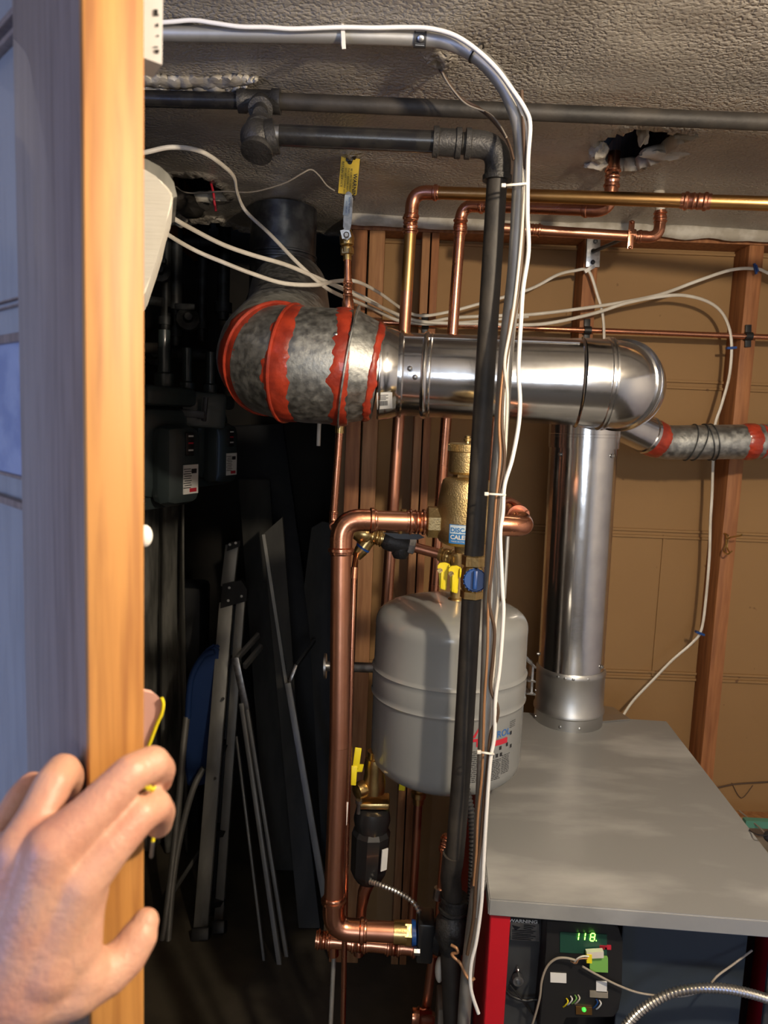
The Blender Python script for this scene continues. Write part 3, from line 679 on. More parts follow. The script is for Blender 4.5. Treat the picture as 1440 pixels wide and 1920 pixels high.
cable('coiled_wire', 'loose tan wire lying on the concrete ledge behind the boiler', [(1386, 1520, 2.03), (1410, 1540, 1.98), (1432, 1560, 1.93), (1450, 1590, 1.9)], .0022, M['grey_cable'], 'wire')
t = thing('cable_staple', 'blue cable staple holding the looping cable on the right stud', 'staple', P(1417, 504, 2.05), 'blue cable staples')
bm = NB(); bar(bm, P(1414, 494, 2.034), P(1418, 514, 2.034), .005, .006); bar(bm, P(1420, 510, 2.034), P(1416, 497, 2.034), .004, .012); obj('clip', bm, M['blue'], t)
t = thing('cable_staple', 'blue cable staple on the hanging cable above the small duct', 'staple', P(1370, 650, 2.05), 'blue cable staples')
bm = NB(); bar(bm, P(1362, 653, 2.034), P(1380, 652, 2.034), .012, .006, V(0, 1, 0)); obj('clip', bm, M['blue'], t)
t = thing('cable_staple', 'blue cable staple where the hanging cable bends to the boiler', 'staple', P(1313, 1188, 2.05), 'blue cable staples')
bm = NB(); bar(bm, P(1304, 1184, 2.034), P(1320, 1190, 2.034), .012, .006, V(0, 1, 0)); obj('clip', bm, M['blue'], t)
t = thing('cable_clamp', 'small metal cable clip just under the galvanized bracket', 'clip', P(1103, 508, 2.04))
bm = NB(); bar(bm, P(1096, 510, 2.025), P(1114, 499, 2.025), .009, .008, V(0, 0, 1)); obj('clip', bm, M['tie'], t)

# ================================================================ UPPER COPPER PIPES
def wrt(root, body, px, py, Y, size, r, m='ink', slope=.031, o=None):
    o = o or P(px, py, Y)
    ex = (P(px+10, py+10*slope, Y)-o).normalized(); nn = (CAM-o); nn = (nn-ex*nn.dot(ex)).normalized(); ez = nn.cross(ex)
    if ez.z < 0: ez = -ez
    def fn(x, y):
        a = y/r; return o+ex*x+nn*(r*math.cos(a)*1.03)+ez*(r*math.sin(a)*1.03)
    bm = NB(); text(bm, body, size, fn); obj('marking', bm, M[m], root)
t = thing('copper_pipe', 'golden toned copper pipe running right across under the ceiling', 'copper pipe', P(765, 600, 1.68))
r = .0128
pA, pB, pC = P(757, 640, 1.66), P(774, 360, 1.66), P(1600, 387, 1.40)
pC = pB+(pC-pB)*2.1
pipe_run(t, [P(722, 1180, 1.66), P(757, 640, 1.66), pA.lerp(pB, .34)], r, M['copper_red'], M['copper'])
pts = [pA.lerp(pB, .34), pB, pC]
pipe_run(t, pts, r, M['copper_gold'], M['copper'], R=.030, sock=.026)
coupling(t, P(769, 440, 1.66), P(770, 402, 1.66), r, M['copper'])
coupling(t, on_line(pB, pC, 1276), on_line(pB, pC, 1333), r, M['copper'])
wrt(t, '12', 1392, 384, 1.466, .016, .0128, slope=.024, o=on_line(pB, pC, 1392)-V(0, 0, .004))
t = thing('copper_pipe', 'shorter copper pipe that turns up into the large ceiling hole', 'copper pipe', P(850, 640, 1.72))
q = [P(812, 1120, 1.74), P(866, 385, 1.73), P(1143, 395, 1.580), P(1151, 300, 1.580), P(1155, 250, 1.580)]
pipe_run(t, [q[0], q[0].lerp(q[1], .915)], .0122, M['copper'], M['copper'])
pipe_run(t, [q[0].lerp(q[1], .915)]+q[1:4]+[P(1152, 285, 1.580)], .0122, M['copper'], M['copper'], R=.028, sock=.024)
coupling(t, P(862, 440, 1.73), P(864, 408, 1.73), .0122, M['copper'])
coupling(t, P(1146, 356, 1.580), P(1150, 312, 1.580), .0122, M['copper'])
coupling(t, on_line(q[1], q[2], 1094), on_line(q[1], q[2], 1114), .0122, M['copper'], rings='plain')
wrt(t, '20', 1036, 391, 1.638, .012, .0122, o=on_line(q[1], q[2], 1036)-V(0, 0, .003))
t = thing('copper_pipe', 'copper pipe under the ceiling edge held by a pipe clamp at right', 'copper pipe', P(1237, 360, 1.75))
q = [P(930, 425, 1.77), P(1238, 449, 1.75), P(1237, 385, 1.75)]
pipe_run(t, [P(930, 427, 1.77), P(1236, 446, 1.75), P(1238, 400, 1.75)], .0112, M['copper_red'], M['copper'], R=.026, sock=.022)
coupling(t, P(986, 430, 1.768), P(1016, 432, 1.766), .0112, M['copper'])
coupling(t, P(1196, 443, 1.752), P(1212, 444, 1.752), .0112, M['copper'], rings='plain')
coupling(t, P(1238, 420, 1.75), P(1238, 395, 1.75), .0112, M['copper'])
bm = NB(); sweep(bm, [P(1238, 398, 1.75), P(1237, 375, 1.75), P(1235, 350, 1.75)], [.0098, .0105, .013], 16); obj('plaster_crusted_stub', bm, M['plaster_white'], t, 'grey plaster crusted stub')
t = thing('pipe_clamp', 'copper two-hole clamp around the pipe under the ceiling edge', 'clamp', P(1183, 468, 1.74))
a, b = P(1178, 441, 1.754), P(1190, 441.5, 1.754)
bm = NB(); lathe(bm, a, b-a, [(0, .0115), (0, .0135), ((b-a).length, .0135), ((b-a).length, .0115)], 24); obj('ring', bm, M['copper'], t)
bm = NB(); bar(bm, P(1185, 414, 1.742), P(1181, 467, 1.742), .013, .0025, bev=.001)
ball(bm, P(1185, 416, 1.740), .004); ball(bm, P(1181, 464, 1.740), .004); obj('ears', bm, M['copper'], t)
t = thing('hanger_bracket', 'galvanized plate with threaded rod on the stud behind the duct', 'bracket', P(1112, 500, 2.06))
bm = NB(); bar(bm, P(1113, 446, 2.052), P(1111, 501, 2.052), .036, .004, bev=.001); obj('plate', bm, M['steel'], t)
for px, py in ((1116, 453), (1112, 471), (1111, 492)):
    bm = NB(); lathe(bm, P(px, py, 2.052), V(0, -1, 0), [(0, .006), (.004, .006), (.006, .003)], 12); obj('bolt', bm, M['dark_steel'], t)
bm = NB(); sweep(bm, [P(1112, 472, 2.046), P(1180, 443, 1.764)], .0045, 10); obj('threaded_rod', bm, M['dark_steel'], t)
t = thing('thin_copper_pipe', 'thin copper line running level along the studs above the duct', 'copper pipe', P(1070, 619, 2.045))
bm = NB(); sweep(bm, [P(672, 603, 2.045), P(1600, 638, 2.045).lerp(P(672, 603, 2.045), -.32)], .0072, 14); obj('pipe', bm, M['copper'], t)
for lab, px, py in (('black plastic clip holding the thin copper line on the stud pair', 797, 609), ('black plastic clip holding the thin copper line on the right stud', 1403, 630), ('black clip holding the thin copper line on the stud behind the duct', 1101, 619)):
    t = thing('pipe_clip', lab, 'clip', P(px, py+20, 2.05))
    a, b = P(px-6, py, 2.045), P(px+7, py+.5, 2.045)
    bm = NB(); lathe(bm, a, b-a, [(0, .0074), (0, .0105), ((b-a).length, .0105), ((b-a).length, .0074)], 18); bar(bm, P(px, py-21, 2.056), P(px-1, py+21, 2.056), .016, .006, bev=.001)
    obj('clip', bm, M['black'], t)
t = thing('coat_hook', 'small bent wire coat hook screwed to the right stud', 'hook', P(1361, 1040, 2.05))
bm = NB(); 
for pp in ([(1361, 1003, 2.055), (1362, 1010, 2.04), (1372, 1007, 2.01), (1388, 1004, 1.98), (1392, 1001, 1.975)], [(1362, 1003, 2.055), (1361, 1020, 2.045), (1357, 1033, 2.03), (1364, 1039, 2.01), (1373, 1033, 2.0)], [(1358, 1000, 2.055), (1366, 1006, 2.04), (1363, 1025, 2.045), (1368, 1036, 2.03)]):
    sweep(bm, spline([P(*q) for q in pp], 5), .0022, 8)
obj('wire', bm, M['brass'], t)

# ================================================================ BALL VALVE AT THE CEILING
t = thing('ball_valve', 'brass ball valve with long silver lever handle above the old duct', 'valve', P(652, 590, 1.60))
bm = NB(); lathe(bm, P(650.5, 474, 1.6), P(651, 434, 1.6)-P(650.5, 474, 1.6), [(0, .010), (0, .0135), (.010, .0135), (.012, .010), (.016, .0145), (.030, .0155), (.038, .012), (.045, .0095)], 20); obj('body', bm, M['brass'], t)
hexnut(t, P(651, 478, 1.6), P(651, 467, 1.6), .0145, M['brass'])
bm = NB(); sweep(bm, [P(651, 476, 1.6), P(651.5, 488, 1.6)], .009, 14); obj('threads', bm, M['brass'], t)
bm = NB(); sweep(bm, [P(651.5, 484, 1.6), P(652, 530, 1.6)], .0075, 16); obj('pipe', bm, M['copper'], t)
coupling(t, P(652, 524, 1.6), P(652, 560, 1.6), .0078, M['copper'])
bm = NB(); lathe(bm, P(652, 556, 1.6), P(653, 596, 1.6)-P(652, 556, 1.6), [(0, .009), (.01, .012), (.025, .012), (.045, .009)], 16); obj('lower_fitting', bm, M['copper'], t)
Yh = 1.575
bm = NB(); o_ = [(646, 432), (643, 425), (644, 408), (645.5, 372), (648, 362), (653, 358), (659, 362), (661.5, 372), (660, 408), (658, 425), (656, 432)]
prism(bm, [P(x, y, Yh) for x, y in o_], V(0, .0045, 0)); bmesh.ops.bevel(bm, geom=bm.edges[:], offset=.0008, segments=2, affect='EDGES'); hd = obj('lever', bm, M['steel'], t, 'silver lever handle')
bm = NB(); bar(bm, P(648, 404, Yh-.001), P(652, 366, Yh-.001), .011, .0015); obj('lever_sleeve', bm, M['label_pale'], hd)
o = P(656, 400, Yh-.0022); ex = (P(657.5, 370, Yh-.0022)-o).normalized(); ey = -V(1, 0, 0)
bm = NB(); text(bm, 'ON 4 IN PIPE', .0055, lambda x, y: o+ex*x+ey*y); text(bm, 'WP 600 CWP', .004, lambda x, y: o+ex*x+ey*(y+.006)); obj('marking', bm, M['ink_blue'], hd)
bm = NB(); lathe(bm, P(650, 442, 1.585), V(0, -1, 0), [(0, .010), (.006, .010)], 6); lathe(bm, P(650, 442, 1.58), V(0, -1, 0), [(0, .006), (.008, .006), (.010, .004)], 18); obj('handle_nut', bm, M['steel'], t)
bm = NB(); bar(bm, P(646, 430, Yh+.002), P(650, 446, Yh+.004), .018, .003); obj('handle_bracket', bm, M['steel'], t)

t = thing('warning_tag', 'yellow printed warning tag hanging above the silver valve lever', 'tag', P(652, 368, 1.59))
c0, cx_, cy_ = P(640, 292, 1.59), P(675, 297, 1.59), P(634, 362, 1.60)
def tg(u, v): return c0.lerp(cx_, u)+(cy_-c0)*v
bm = NB(); prism(bm, [tg(0, 0), tg(.25, .0), tg(.3, .06), tg(.75, .06), tg(.8, 0), tg(1, .02), tg(1, .96), tg(.95, 1), tg(0, 1)], V(0, .0009, 0)); obj('card', bm, M['yellow_tag'], t)
bm = NB(); ex = (cy_-c0).normalized(); ey = -(c0-cx_).normalized(); L = (cy_-c0).length; Wd = (cx_-c0).length
def tf(u0, v0): return lambda x, y: tg(u0, v0)+ex*x*1.0+ey*y+V(0, -.0006, 0)
ex_ = ex
text(bm, 'WARNING', .0105, tf(.74, .42), bold=.0002)
for k, (s, v) in enumerate((('BE SURE TO OPEN VALVE', .30), ('FULLY BEFORE ANY USE', .30), ('DO NOT TAMPER WITH', .30))): text(bm, s, .0048, tf(.57-k*.15, v))
text(bm, 'RETAIN SERVICE', .0066, tf(.07, .14))
obj('lettering', bm, M['ink'], t)
bm = NB(); lathe(bm, tg(.48, .13)+V(0, -.0008, 0), V(0, 1, 0), [(0, .005), (.0003, .005)], 16); box(bm, tg(.45, .05)+V(0, -.002, 0), .014, .006, .012, bev=.002); obj('black_fastener', bm, M['black'], t)

# ================================================================ FLUE: BIG DUCT
DY = 1.43
t = thing('flue_duct', 'shiny galvanized flue duct from boiler elbow across to the old duct', 'duct', P(1065, 1340, 1.75))
def tubeparts(name, pts, r, m, n=56): bm = NB(); sweep(bm, pts, r, n); return obj(name, bm, m, t, ang=50)
xA = P(752, 702, DY); xB = P(1085, 717, 1.40)
r0, r1 = .0765, .0785
dr = (xB-xA)
L = dr.length
prof = [(0, r0)]
s1 = (P(798, 704, DY)-xA).length
for ds, rr in ((-.006, 0), (-.004, .003), (0, .0045), (.004, .003), (.006, 0), (.008, .0), (.010, .0025), (.012, .0)): prof.append((s1+ds, r0+rr))
prof += [(L-.004, r1), (L-.002, r1+.003), (L, r1+.004)]
bm = NB(); lathe(bm, xA, dr, prof, 64); obj('straight_duct', bm, M['duct'], t)
sm = NB(); top = V(0, -.55, .83).normalized()
bm = sm; ax = dr.normalized(); tp = (top-ax*top.dot(ax)).normalized()
bar(bm, xA+tp*(r0+.0005)+ax*.005, xB+tp*(r1+.0005)-ax*.01, .004, .0022, V(0, 1, .2)); obj('lap_seam', bm, M['duct'], t)
# bell-shaped starting collar
bm = NB(); q0 = P(710, 700, DY); L2 = (xA-q0).length
lathe(bm, q0, xA-q0, [(0, .0845), (.002, .088), (.005, .088), (.007, .0865), (L2*.35, .0855), (L2*.8, .079), (L2-.006, .0775), (L2-.004, .081), (L2, .081), (L2+.003, .0775)], 56); obj('collar', bm, M['duct'], t)
# elbow turning back then down
ec = xB
zc = P(1150, 722, 1.40).z
e1 = V(P(1160, 722, 1.44).x, 1.395, zc)
e2 = V(P(1090, 850, 1.75).x+.002, 1.75, zc-.004)
fl = V(e2.x-.0, 1.75, .90)
FL = P(1065, 1300, 1.75); e2 = V(FL.x, 1.75, zc-.005); e2.x = P(1092, 850, 1.75).x; fl = V(FL.x+.004, 1.75, .90)
path = fillet([xB, e1+V(0, 0, 0), V((e1.x+e2.x)/2+.0, 1.60, zc), e2, e2+(fl-e2).normalized()*.12], .085, 6)
d0 = path[1]-path[0]
path2 = []
seamR = []
bm = NB(); R_ = [r1+.001]*len(path)
sweep(bm, path, R_, 56); obj('elbow', bm, M['duct'], t, ang=50)
fr = frames(path)
for i, p in enumerate(path):
    if i in (1, 4, 7, 9, 13):
        bm = NB(); T_, u, w = fr[i]
        for dd_ in (0, .007):
            lathe(bm, p-T_*.0025+T_*dd_, T_, [(0, r1+.0005), (.001, r1+.0052), (.004, r1+.0052), (.005, r1+.0005)], 56, u=u, cap=False)
        obj('seam_bead', bm, M['duct'], t)
fd = (fl-e2).normalized(); fs = e2+fd*.085; fL = (fl-fs).length
bm = NB(); lathe(bm, fs, fd, [(0, .0765), (.004, .080), (.010, .080), (.013, .0765), (fL-.125, .0765), (fL-.12, .0765)], 64); obj('vertical_flue', bm, M['duct'], t)
bm = NB(); sd = (CAM-fs); sd = (sd-fd*sd.dot(fd)).normalized(); sd = (Matrix.Rotation(math.radians(3), 3, fd) @ sd)
bar(bm, fs+sd*.077+fd*.02, fs+sd*.077+fd*(fL-.125), .0035, .002, V(1, 0, 0)); obj('lap_seam', bm, M['duct'], t)
bm = NB(); lathe(bm, fs, fd, [(fL-.135, .078), (fL-.128, .0815), (fL-.122, .0815), (fL-.118, .080), (fL-.040, .080), (fL-.036, .083), (fL-.030, .083), (fL-.027, .080), (fL+.001, .080)], 64); obj('boiler_collar', bm, M['duct_plain'], t)
def screw(root, p, nrm, m='steel'):
    bm = NB(); lathe(bm, p-nrm*.001, nrm, [(0, .0048), (.0015, .0048), (.002, .0036), (.004, .0034), (.0048, .002)], 10); obj('screw', bm, M[m], root)
cdir = lambda c_, a_, k_: (Matrix.Rotation(math.radians(k_), 3, a_) @ ((CAM-c_)-a_*(CAM-c_).dot(a_)).normalized())
for px, py, k in ((773, 703, -8), (1033, 715, -40), (1033, 715, 32), (783, 703, 3)):
    c_ = P(px, py, 1.42); a_ = dr.normalized(); n_ = cdir(c_, a_, k); screw(t, c_+n_*.078, n_)
for s, k in ((.05, -55), (.05, 40), (fL-.15, -62), (fL-.127, -5), (fL-.127, 8), (fL-.128, 20), (fL-.128, -30), (fL-.01, -20), (fL-.01, 12), (fL-.01, 70), (fL-.16, 78), (fL-.07, 78)):
    c_ = fs+fd*s; n_ = cdir(c_, fd, k); screw(t, c_+n_*.0785, n_)
# price sticker on the collar
bm = NB(); c_ = P(727, 701, DY); a_ = dr.normalized()
def stk(u, v, lift=0):
    # u along axis metres, v degrees
    return c_+a_*u+cdir(c_, a_, v)*(.0855-u*.16+lift+.0015)
patch(bm, lambda u, v: stk(u, v), -.010, 22, .017, 46, 3, 8); st = obj('sticker', bm, M['white'], t, 'white barcode sticker')
bm = NB()
for k in range(9): patch(bm, lambda u, v: stk(u, v, .0006), -.005+k*.0016, 33, -.0042+k*.0016, 40, 1, 3)
for k in range(4): patch(bm, lambda u, v: stk(u, v, .0006), -.006, 25+k*1.9, .010-(k % 2)*.004, 25.7+k*1.9, 3, 1)
obj('print', bm, M['ink'], st)

# ---- old duct with red sealant
t = thing('old_duct', 'weathered grey duct elbow with red sealant bands, curving back into the alcove', 'duct', P(560, 795, 1.43))
zo = P(600, 688, 1.43).z
s0 = P(657, 690, 1.43)
B = [s0, V(P(540, 688, 1.43).x, 1.43, zo+.002), V(-.228, 1.45, zo+.004), V(-.250, 1.72, zo+.10), V(-.262, 1.93, zo+.22)]
path = fillet([B[0], V(-.232, 1.425, zo+.003), V(-.232, 1.74, zo+.11), V(-.262, 1.97, zo+.22)], .18, 12)
ro = .106
rr = [ro-(i/(len(path)-1))*.010 for i in range(len(path))]
# gore look: use fewer segments
keep = [0, 1, 4, 7, 10, 13, 15, 18, 22, len(path)-1]
gp = [path[i] for i in keep if i < len(path)]; gr = [rr[i] for i in keep if i < len(path)]
bm = NB(); sweep(bm, gp, gr, 56); obj('elbow', bm, M['duct_old'], t, ang=20)
def at_s(path, s):
    for a, b in zip(path, path[1:]):
        L_ = (b-a).length
        if s <= L_: return a.lerp(b, s/L_), (b-a).normalized()
        s -= L_
    return path[-1], (path[-1]-path[-2]).normalized()
tot = sum((b-a).length for a, b in zip(gp, gp[1:]))
def rag(root, fnc, s0_, s1_, seed, m='sealant', jag=.006, n=120, lift=.0025):
    """ragged-edged band following fnc(s, ang) -> point at lift"""
    bm = NB(); rows = []
    for j in range(n):
        a = 2*PI*j/n
        e0 = s0_+jag*noise.noise(V(math.cos(a)*2.2, math.sin(a)*2.2, seed))+jag*.7*noise.noise(V(math.cos(a)*9, math.sin(a)*9, seed))
        e1 = s1_+jag*1.4*noise.noise(V(math.cos(a)*2.2, math.sin(a)*2.2, seed+5))+jag*.7*noise.noise(V(math.cos(a)*9, math.sin(a)*9, seed+7))
        row = []
        for k in range(7):
            u = k/6; s = e0+(e1-e0)*u; lf = lift*(math.sin(PI*min(max(u, .0), 1))**.5 if 0 < u < 1 else -.25)
            row.append(bm.verts.new(fnc(s, a, lf*(1+.5*noise.noise(V(a*6, s*90, seed))))))
        rows.append(row)
    for j in range(n):
        a, b = rows[j], rows[(j+1) % n]
        for k in range(6): bm.faces.new((a[k], a[k+1], b[k+1], b[k]))
    return obj('sealant_band', bm, M[m], root, 'red sealant band')
gfr = frames(gp)
def old_fn(s, a, lf):
    ss = s
    for i in range(len(gp)-1):
        L_ = (gp[i+1]-gp[i]).length
        if ss <= L_ or i == len(gp)-2:
            k = max(0, min(1, ss/L_)); u = gfr[i][1].lerp(gfr[i+1][1], k).normalized(); w = gfr[i][2].lerp(gfr[i+1][2], k).normalized()
            return gp[i].lerp(gp[i+1], k)+(u*math.cos(a)+w*math.sin(a))*(gr[i]+(gr[i+1]-gr[i])*k+lf)
        ss -= L_
def s_of(px):
    best = None
    for k in range(400):
        s = tot*k/400; p = at_s(gp, s)[0]; v = p-CAM; x = 720+F*v.dot(RT)/v.dot(FW)
        if best is None or abs(x-px) < best[0]: best = (abs(x-px), s)
        if x < px: return s
    return best[1]
def s_front(px):
    best = None
    for k in range(300):
        q_ = tot*.75*k/300
        for a in (0,): 
            c_, T_ = at_s(gp, q_); n_ = (CAM-c_); n_ = (n_-T_*n_.dot(T_)).normalized(); p = c_+n_*ro; v = p-CAM; x = 720+F*v.dot(RT)/v.dot(FW)
            if x <= px: return q_
    return q_
for pa, pb, sd_, jg, bd in ((659, 624, 3, .012, None), (541, 512, 11, .005, 519), (452, 424, 23, .004, 431)):
    rag(t, old_fn, s_front(pa), s_front(pb), sd_, jag=jg)
    if bd:
        s = s_front(bd); bm = NB(); sweep(bm, [old_fn(s, 2*PI*k/72, .0032) for k in range(73)], .0034, 8, cap=False); obj('seam_bead', bm, M['sealant'], t)
# flange and taper towards the new duct
a_ = (P(711, 700, DY)-s0); L2 = a_.length
bm = NB(); lathe(bm, s0-a_.normalized()*.004, a_, [(0, ro+.001), (.0, ro+.008), (.0025, ro+.008), (.003, ro-.001), (L2*.5, .097), (L2, .0875), (L2+.004, .0865)], 64); obj('taper_collar', bm, M['duct_old'], t)
an = a_.normalized()
u_ = V(0, 0, 1)-an*an.z; u_.normalize(); w_ = an.cross(u_)
def tap_fn(s, a, lf):
    rad = ro-.001+( .0875-ro)*min(1, max(0, s/L2))
    return s0+an*s+(u_*math.cos(a)+w_*math.sin(a))*(rad+lf)
bm = None
rag(t, tap_fn, L2-.016, L2-.002, 41, jag=.005)
for px, k in ((627, -32), (697, 28)):
    c_ = P(px, 690, 1.43); n_ = cdir(c_, an, k); screw(t, c_+n_*(.107 if px < 650 else .090), n_)
# stub going up to the chimney thimble
t2 = thing('flue_stub', 'dark bluish vertical flue stub under the alcove ceiling edge', 'duct', P(532, 560, 1.97))
cu = P(532, 440, 1.99); cd = P(528, 580, 1.98)
bm = NB(); L_ = (cd-cu).length; lathe(bm, cu+V(0, 0, .06), cd-cu, [(0, .083), (.060+.052, .083), (.060+.054, .086), (.06+.058, .086), (.06+.060, .083), (.06+.066, .083), (.06+.068, .086), (.06+.072, .086), (.06+.074, .083), (.06+L_, .083)], 48); obj('pipe', bm, M['duct_dark'], t2)
bm = NB(); lathe(bm, P(532, 545, 1.98), cd-cu, [(0, .084), (.03, .094), (.10, .098), (.16, .090)], 48); obj('lower_bend', bm, M['duct_dark'], t2)

# ---- small duct at right
t = thing('small_duct', 'small grey vent pipe with red sealant bands leaving right behind the duct', 'duct', P(1340, 860, 1.88))
SY = 1.88
q = [P(1130, 775, 1.80), P(1175, 800, 1.84), P(1250, 832, SY), P(1600, 812, SY)]
q[-1] = P(1600, 829, SY)
rs = .0425
pth = fillet([P(1120, 770, 1.80), P(1243, 830, SY), P(1600, 826, SY).lerp(P(1243, 830, SY), -1.2)], .10, 5)
bm = NB(); sweep(bm, pth, rs, 36); obj('pipe', bm, M['duct_old'], t, ang=15)
fsm = frames([P(1120, 770, 1.80), P(1243, 830, SY)])
def lin_fn(a0, b0, rad):
    ax_ = (b0-a0).normalized(); uu_ = (V(0, 0, 1)-ax_*ax_.z).normalized(); ww_ = ax_.cross(uu_)
    return lambda s, a, lf: a0+ax_*s+(uu_*math.cos(a)+ww_*math.sin(a))*(rad+lf)
a0, b0 = P(1120, 770, 1.80), P(1243, 830, SY)
Lq = (b0-a0).length
rag(t, lin_fn(a0, b0, rs), Lq-.058, Lq-.010, 51, jag=.006, lift=.003)
bm = NB(); lathe(bm, a0, b0-a0, [(0, rs+.001), (Lq-.06, rs+.001), (Lq-.058, rs+.004), (Lq-.05, rs+.004), (Lq-.048, rs+.001)], 36, cap=False); obj('sleeve', bm, M['duct'], t)
a0, b0 = P(1243, 830, SY), P(1600, 826, SY)
sx = lambda px: (P(px, 829, SY)-a0).length
rag(t, lin_fn(a0, b0, rs), sx(1391), sx(1418), 61, jag=.004, lift=.003)
rag(t, lin_fn(a0, b0, rs), sx(1425), sx(1429), 66, jag=.004, lift=.001, n=60)
for px, sl in ((1293, 12), (1310, 16), (1325, -9), (1335, -6)):
    f_ = lin_fn(a0, b0, rs+.002)
    bm = NB(); sweep(bm, [f_(sx(px)+.0009*sl*math.cos(2*PI*k/36), 2*PI*k/36, 0) for k in range(37)], .0015, 6, cap=False); obj('wrapped_wire', bm, M['dark_steel'], t)
# ================================================================ SMALL RELIEF PIPE + BIG COPPER RUN
t = thing('relief_pipe', 'slim copper pipe dropping from the old duct flange to the big copper elbow', 'copper pipe', P(622, 985, 1.57))
pipe_run(t, [P(639, 780, 1.57), P(624, 985, 1.57), P(648, 1003, 1.36)], .0078, M['copper'], M['copper'], R=.016, sock=.014)
coupling(t, P(637.5, 795, 1.57), P(636.5, 812, 1.57), .0080, M['brass'], rings='plain')

t = thing('big_copper_pipe', 'thick copper pipe with press elbows standing in front of the studs, left of the tank', 'copper pipe', P(625, 1750, 1.2))
A = [P(803, 979, 1.27), P(640, 974, 1.25), P(636, 1400, 1.22), P(624, 1742, 1.20), P(745, 1748, 1.2)]
pipe_run(t, A, .0168, M['copper_red'], M['copper'], R=.033, sock=.026, n=28)
coupling(t, P(762, 978, 1.266), P(801, 979, 1.27), .0168, M['copper'])
coupling(t, P(738, 1747.5, 1.2), P(762, 1748.5, 1.2), .0165, M['brass'], rings='plain')
hexnut(t, P(757, 1748, 1.2), P(773, 1749, 1.2), .0200, M['brass'])
bm = NB(); bar(bm, P(651, 1504, 1.212), P(648, 1547, 1.213), .004, .001); obj('sticker', bm, M['white'], t, 'thin white sticker strip')

# ================================================================ AIR SEPARATOR
t = thing('air_separator', 'brass air separator with vent cap and blue label behind the black pipe', 'air separator', P(868, 1036, 1.27))
cT = P(876, 840, 1.27); cB = P(868, 1035, 1.27); ax = (cB-cT).normalized(); kpx = (cB-cT).length/195
def cz(y): return (y-840)*kpx
bm = NB(); lathe(bm, cT, ax, [(cz(817), .0025), (cz(818), .0048), (cz(822), .0048), (cz(823), .0065), (cz(827), .0065), (cz(828), .004), (cz(834), .005)], 18); obj('vent_stem', bm, M['brass'], t)
bm = NB(); n = 72; lathe(bm, cT, ax, [(cz(831), .028), (cz(833), .0315), (cz(846), .0315), (cz(848), .029)], n)
for v in bm.verts:
    pass
for i in range(60):
    a = 2*PI*i/60; u = ax.orthogonal().normalized(); w = ax.cross(u); d_ = u*math.cos(a)+w*math.sin(a)
    box(bm, cT+ax*cz(839.5)+d_*.0315, .0016, .0016, kpx*12, mat3(d_, ax.cross(d_), ax))
obj('knurled_cap', bm, M['cast_brass'], t)
bm = NB(); lathe(bm, cT, ax, [(cz(847), .0295), (cz(884), .0300), (cz(888), .0270), (cz(889), .018)], 48); obj('vent_chamber', bm, M['cast_brass'], t)
bm = NB(); lathe(bm, cT, ax, [(cz(886), .022), (cz(899), .022)], 6); obj('neck_nut', bm, M['brass'], t, ang=20)
bm = NB(); lathe(bm, cT, ax, [(cz(893), .020), (cz(896), .034), (cz(900), .0385), (cz(910), .0410), (cz(930), .0440), (cz(955), .0475), (cz(985), .0485), (cz(1005), .0470), (cz(1015), .041), (cz(1021), .030), (cz(1024), .015), (cz(1036), .0135)], 56)
obj('body', bm, M['cast_brass'], t)
yc = P(870, 980, 1.27)
for nm, p0, p1, rr in (('inlet_nut', P(799, 978, 1.27), P(824, 979, 1.27), .0275), ('outlet_nut', P(908, 984, 1.27), P(922, 984, 1.27), .0255)):
    bm = NB(); lathe(bm, p0, p1-p0, [(0, rr*.8), (.003, rr), ((p1-p0).length+.012*0, rr), ((p1-p0).length+.01, rr*.85)], 8, u=V(0, .38, .92)); obj(nm, bm, M['cast_brass'], t, ang=20)
bcy = cT+ax*cz(985)
def lb(x, y, lift=.0008):
    # x: metres along the circumference from label centre; y: up in metres
    a = -math.radians(12)+x/.048
    u = V(0, -1, 0); w = V(1, 0, 0)
    rad = .0487+lift-.0*y
    return cT+ax*(cz(994)-y)+(u*math.cos(a)+w*math.sin(a))*rad
bm = NB(); patch(bm, lb, -.019, -.016, .024, .0155, 10, 2); la = obj('label', bm, M['label_blue'], t, 'blue printed label')
bm = NB(); patch(bm, lambda x, y: lb(x, y, .0012), -.0175, .0005, .0225, .0145, 10, 2); obj('label_field', bm, M['label_pale'], la)
bm = NB(); text(bm, 'DISCAL', .0105, lambda x, y: lb(x-.0165, y+.003, .0017), bold=.0003); obj('lettering', bm, M['label_blue'], la)
bm = NB(); text(bm, 'CALEFFI', .0098, lambda x, y: lb(x-.0165, y-.0085, .0014), bold=.0003); text(bm, 'MADE IN ITALY', .0035, lambda x, y: lb(x-.015, y-.0135, .0014)); obj('lettering', bm, M['white'], la)

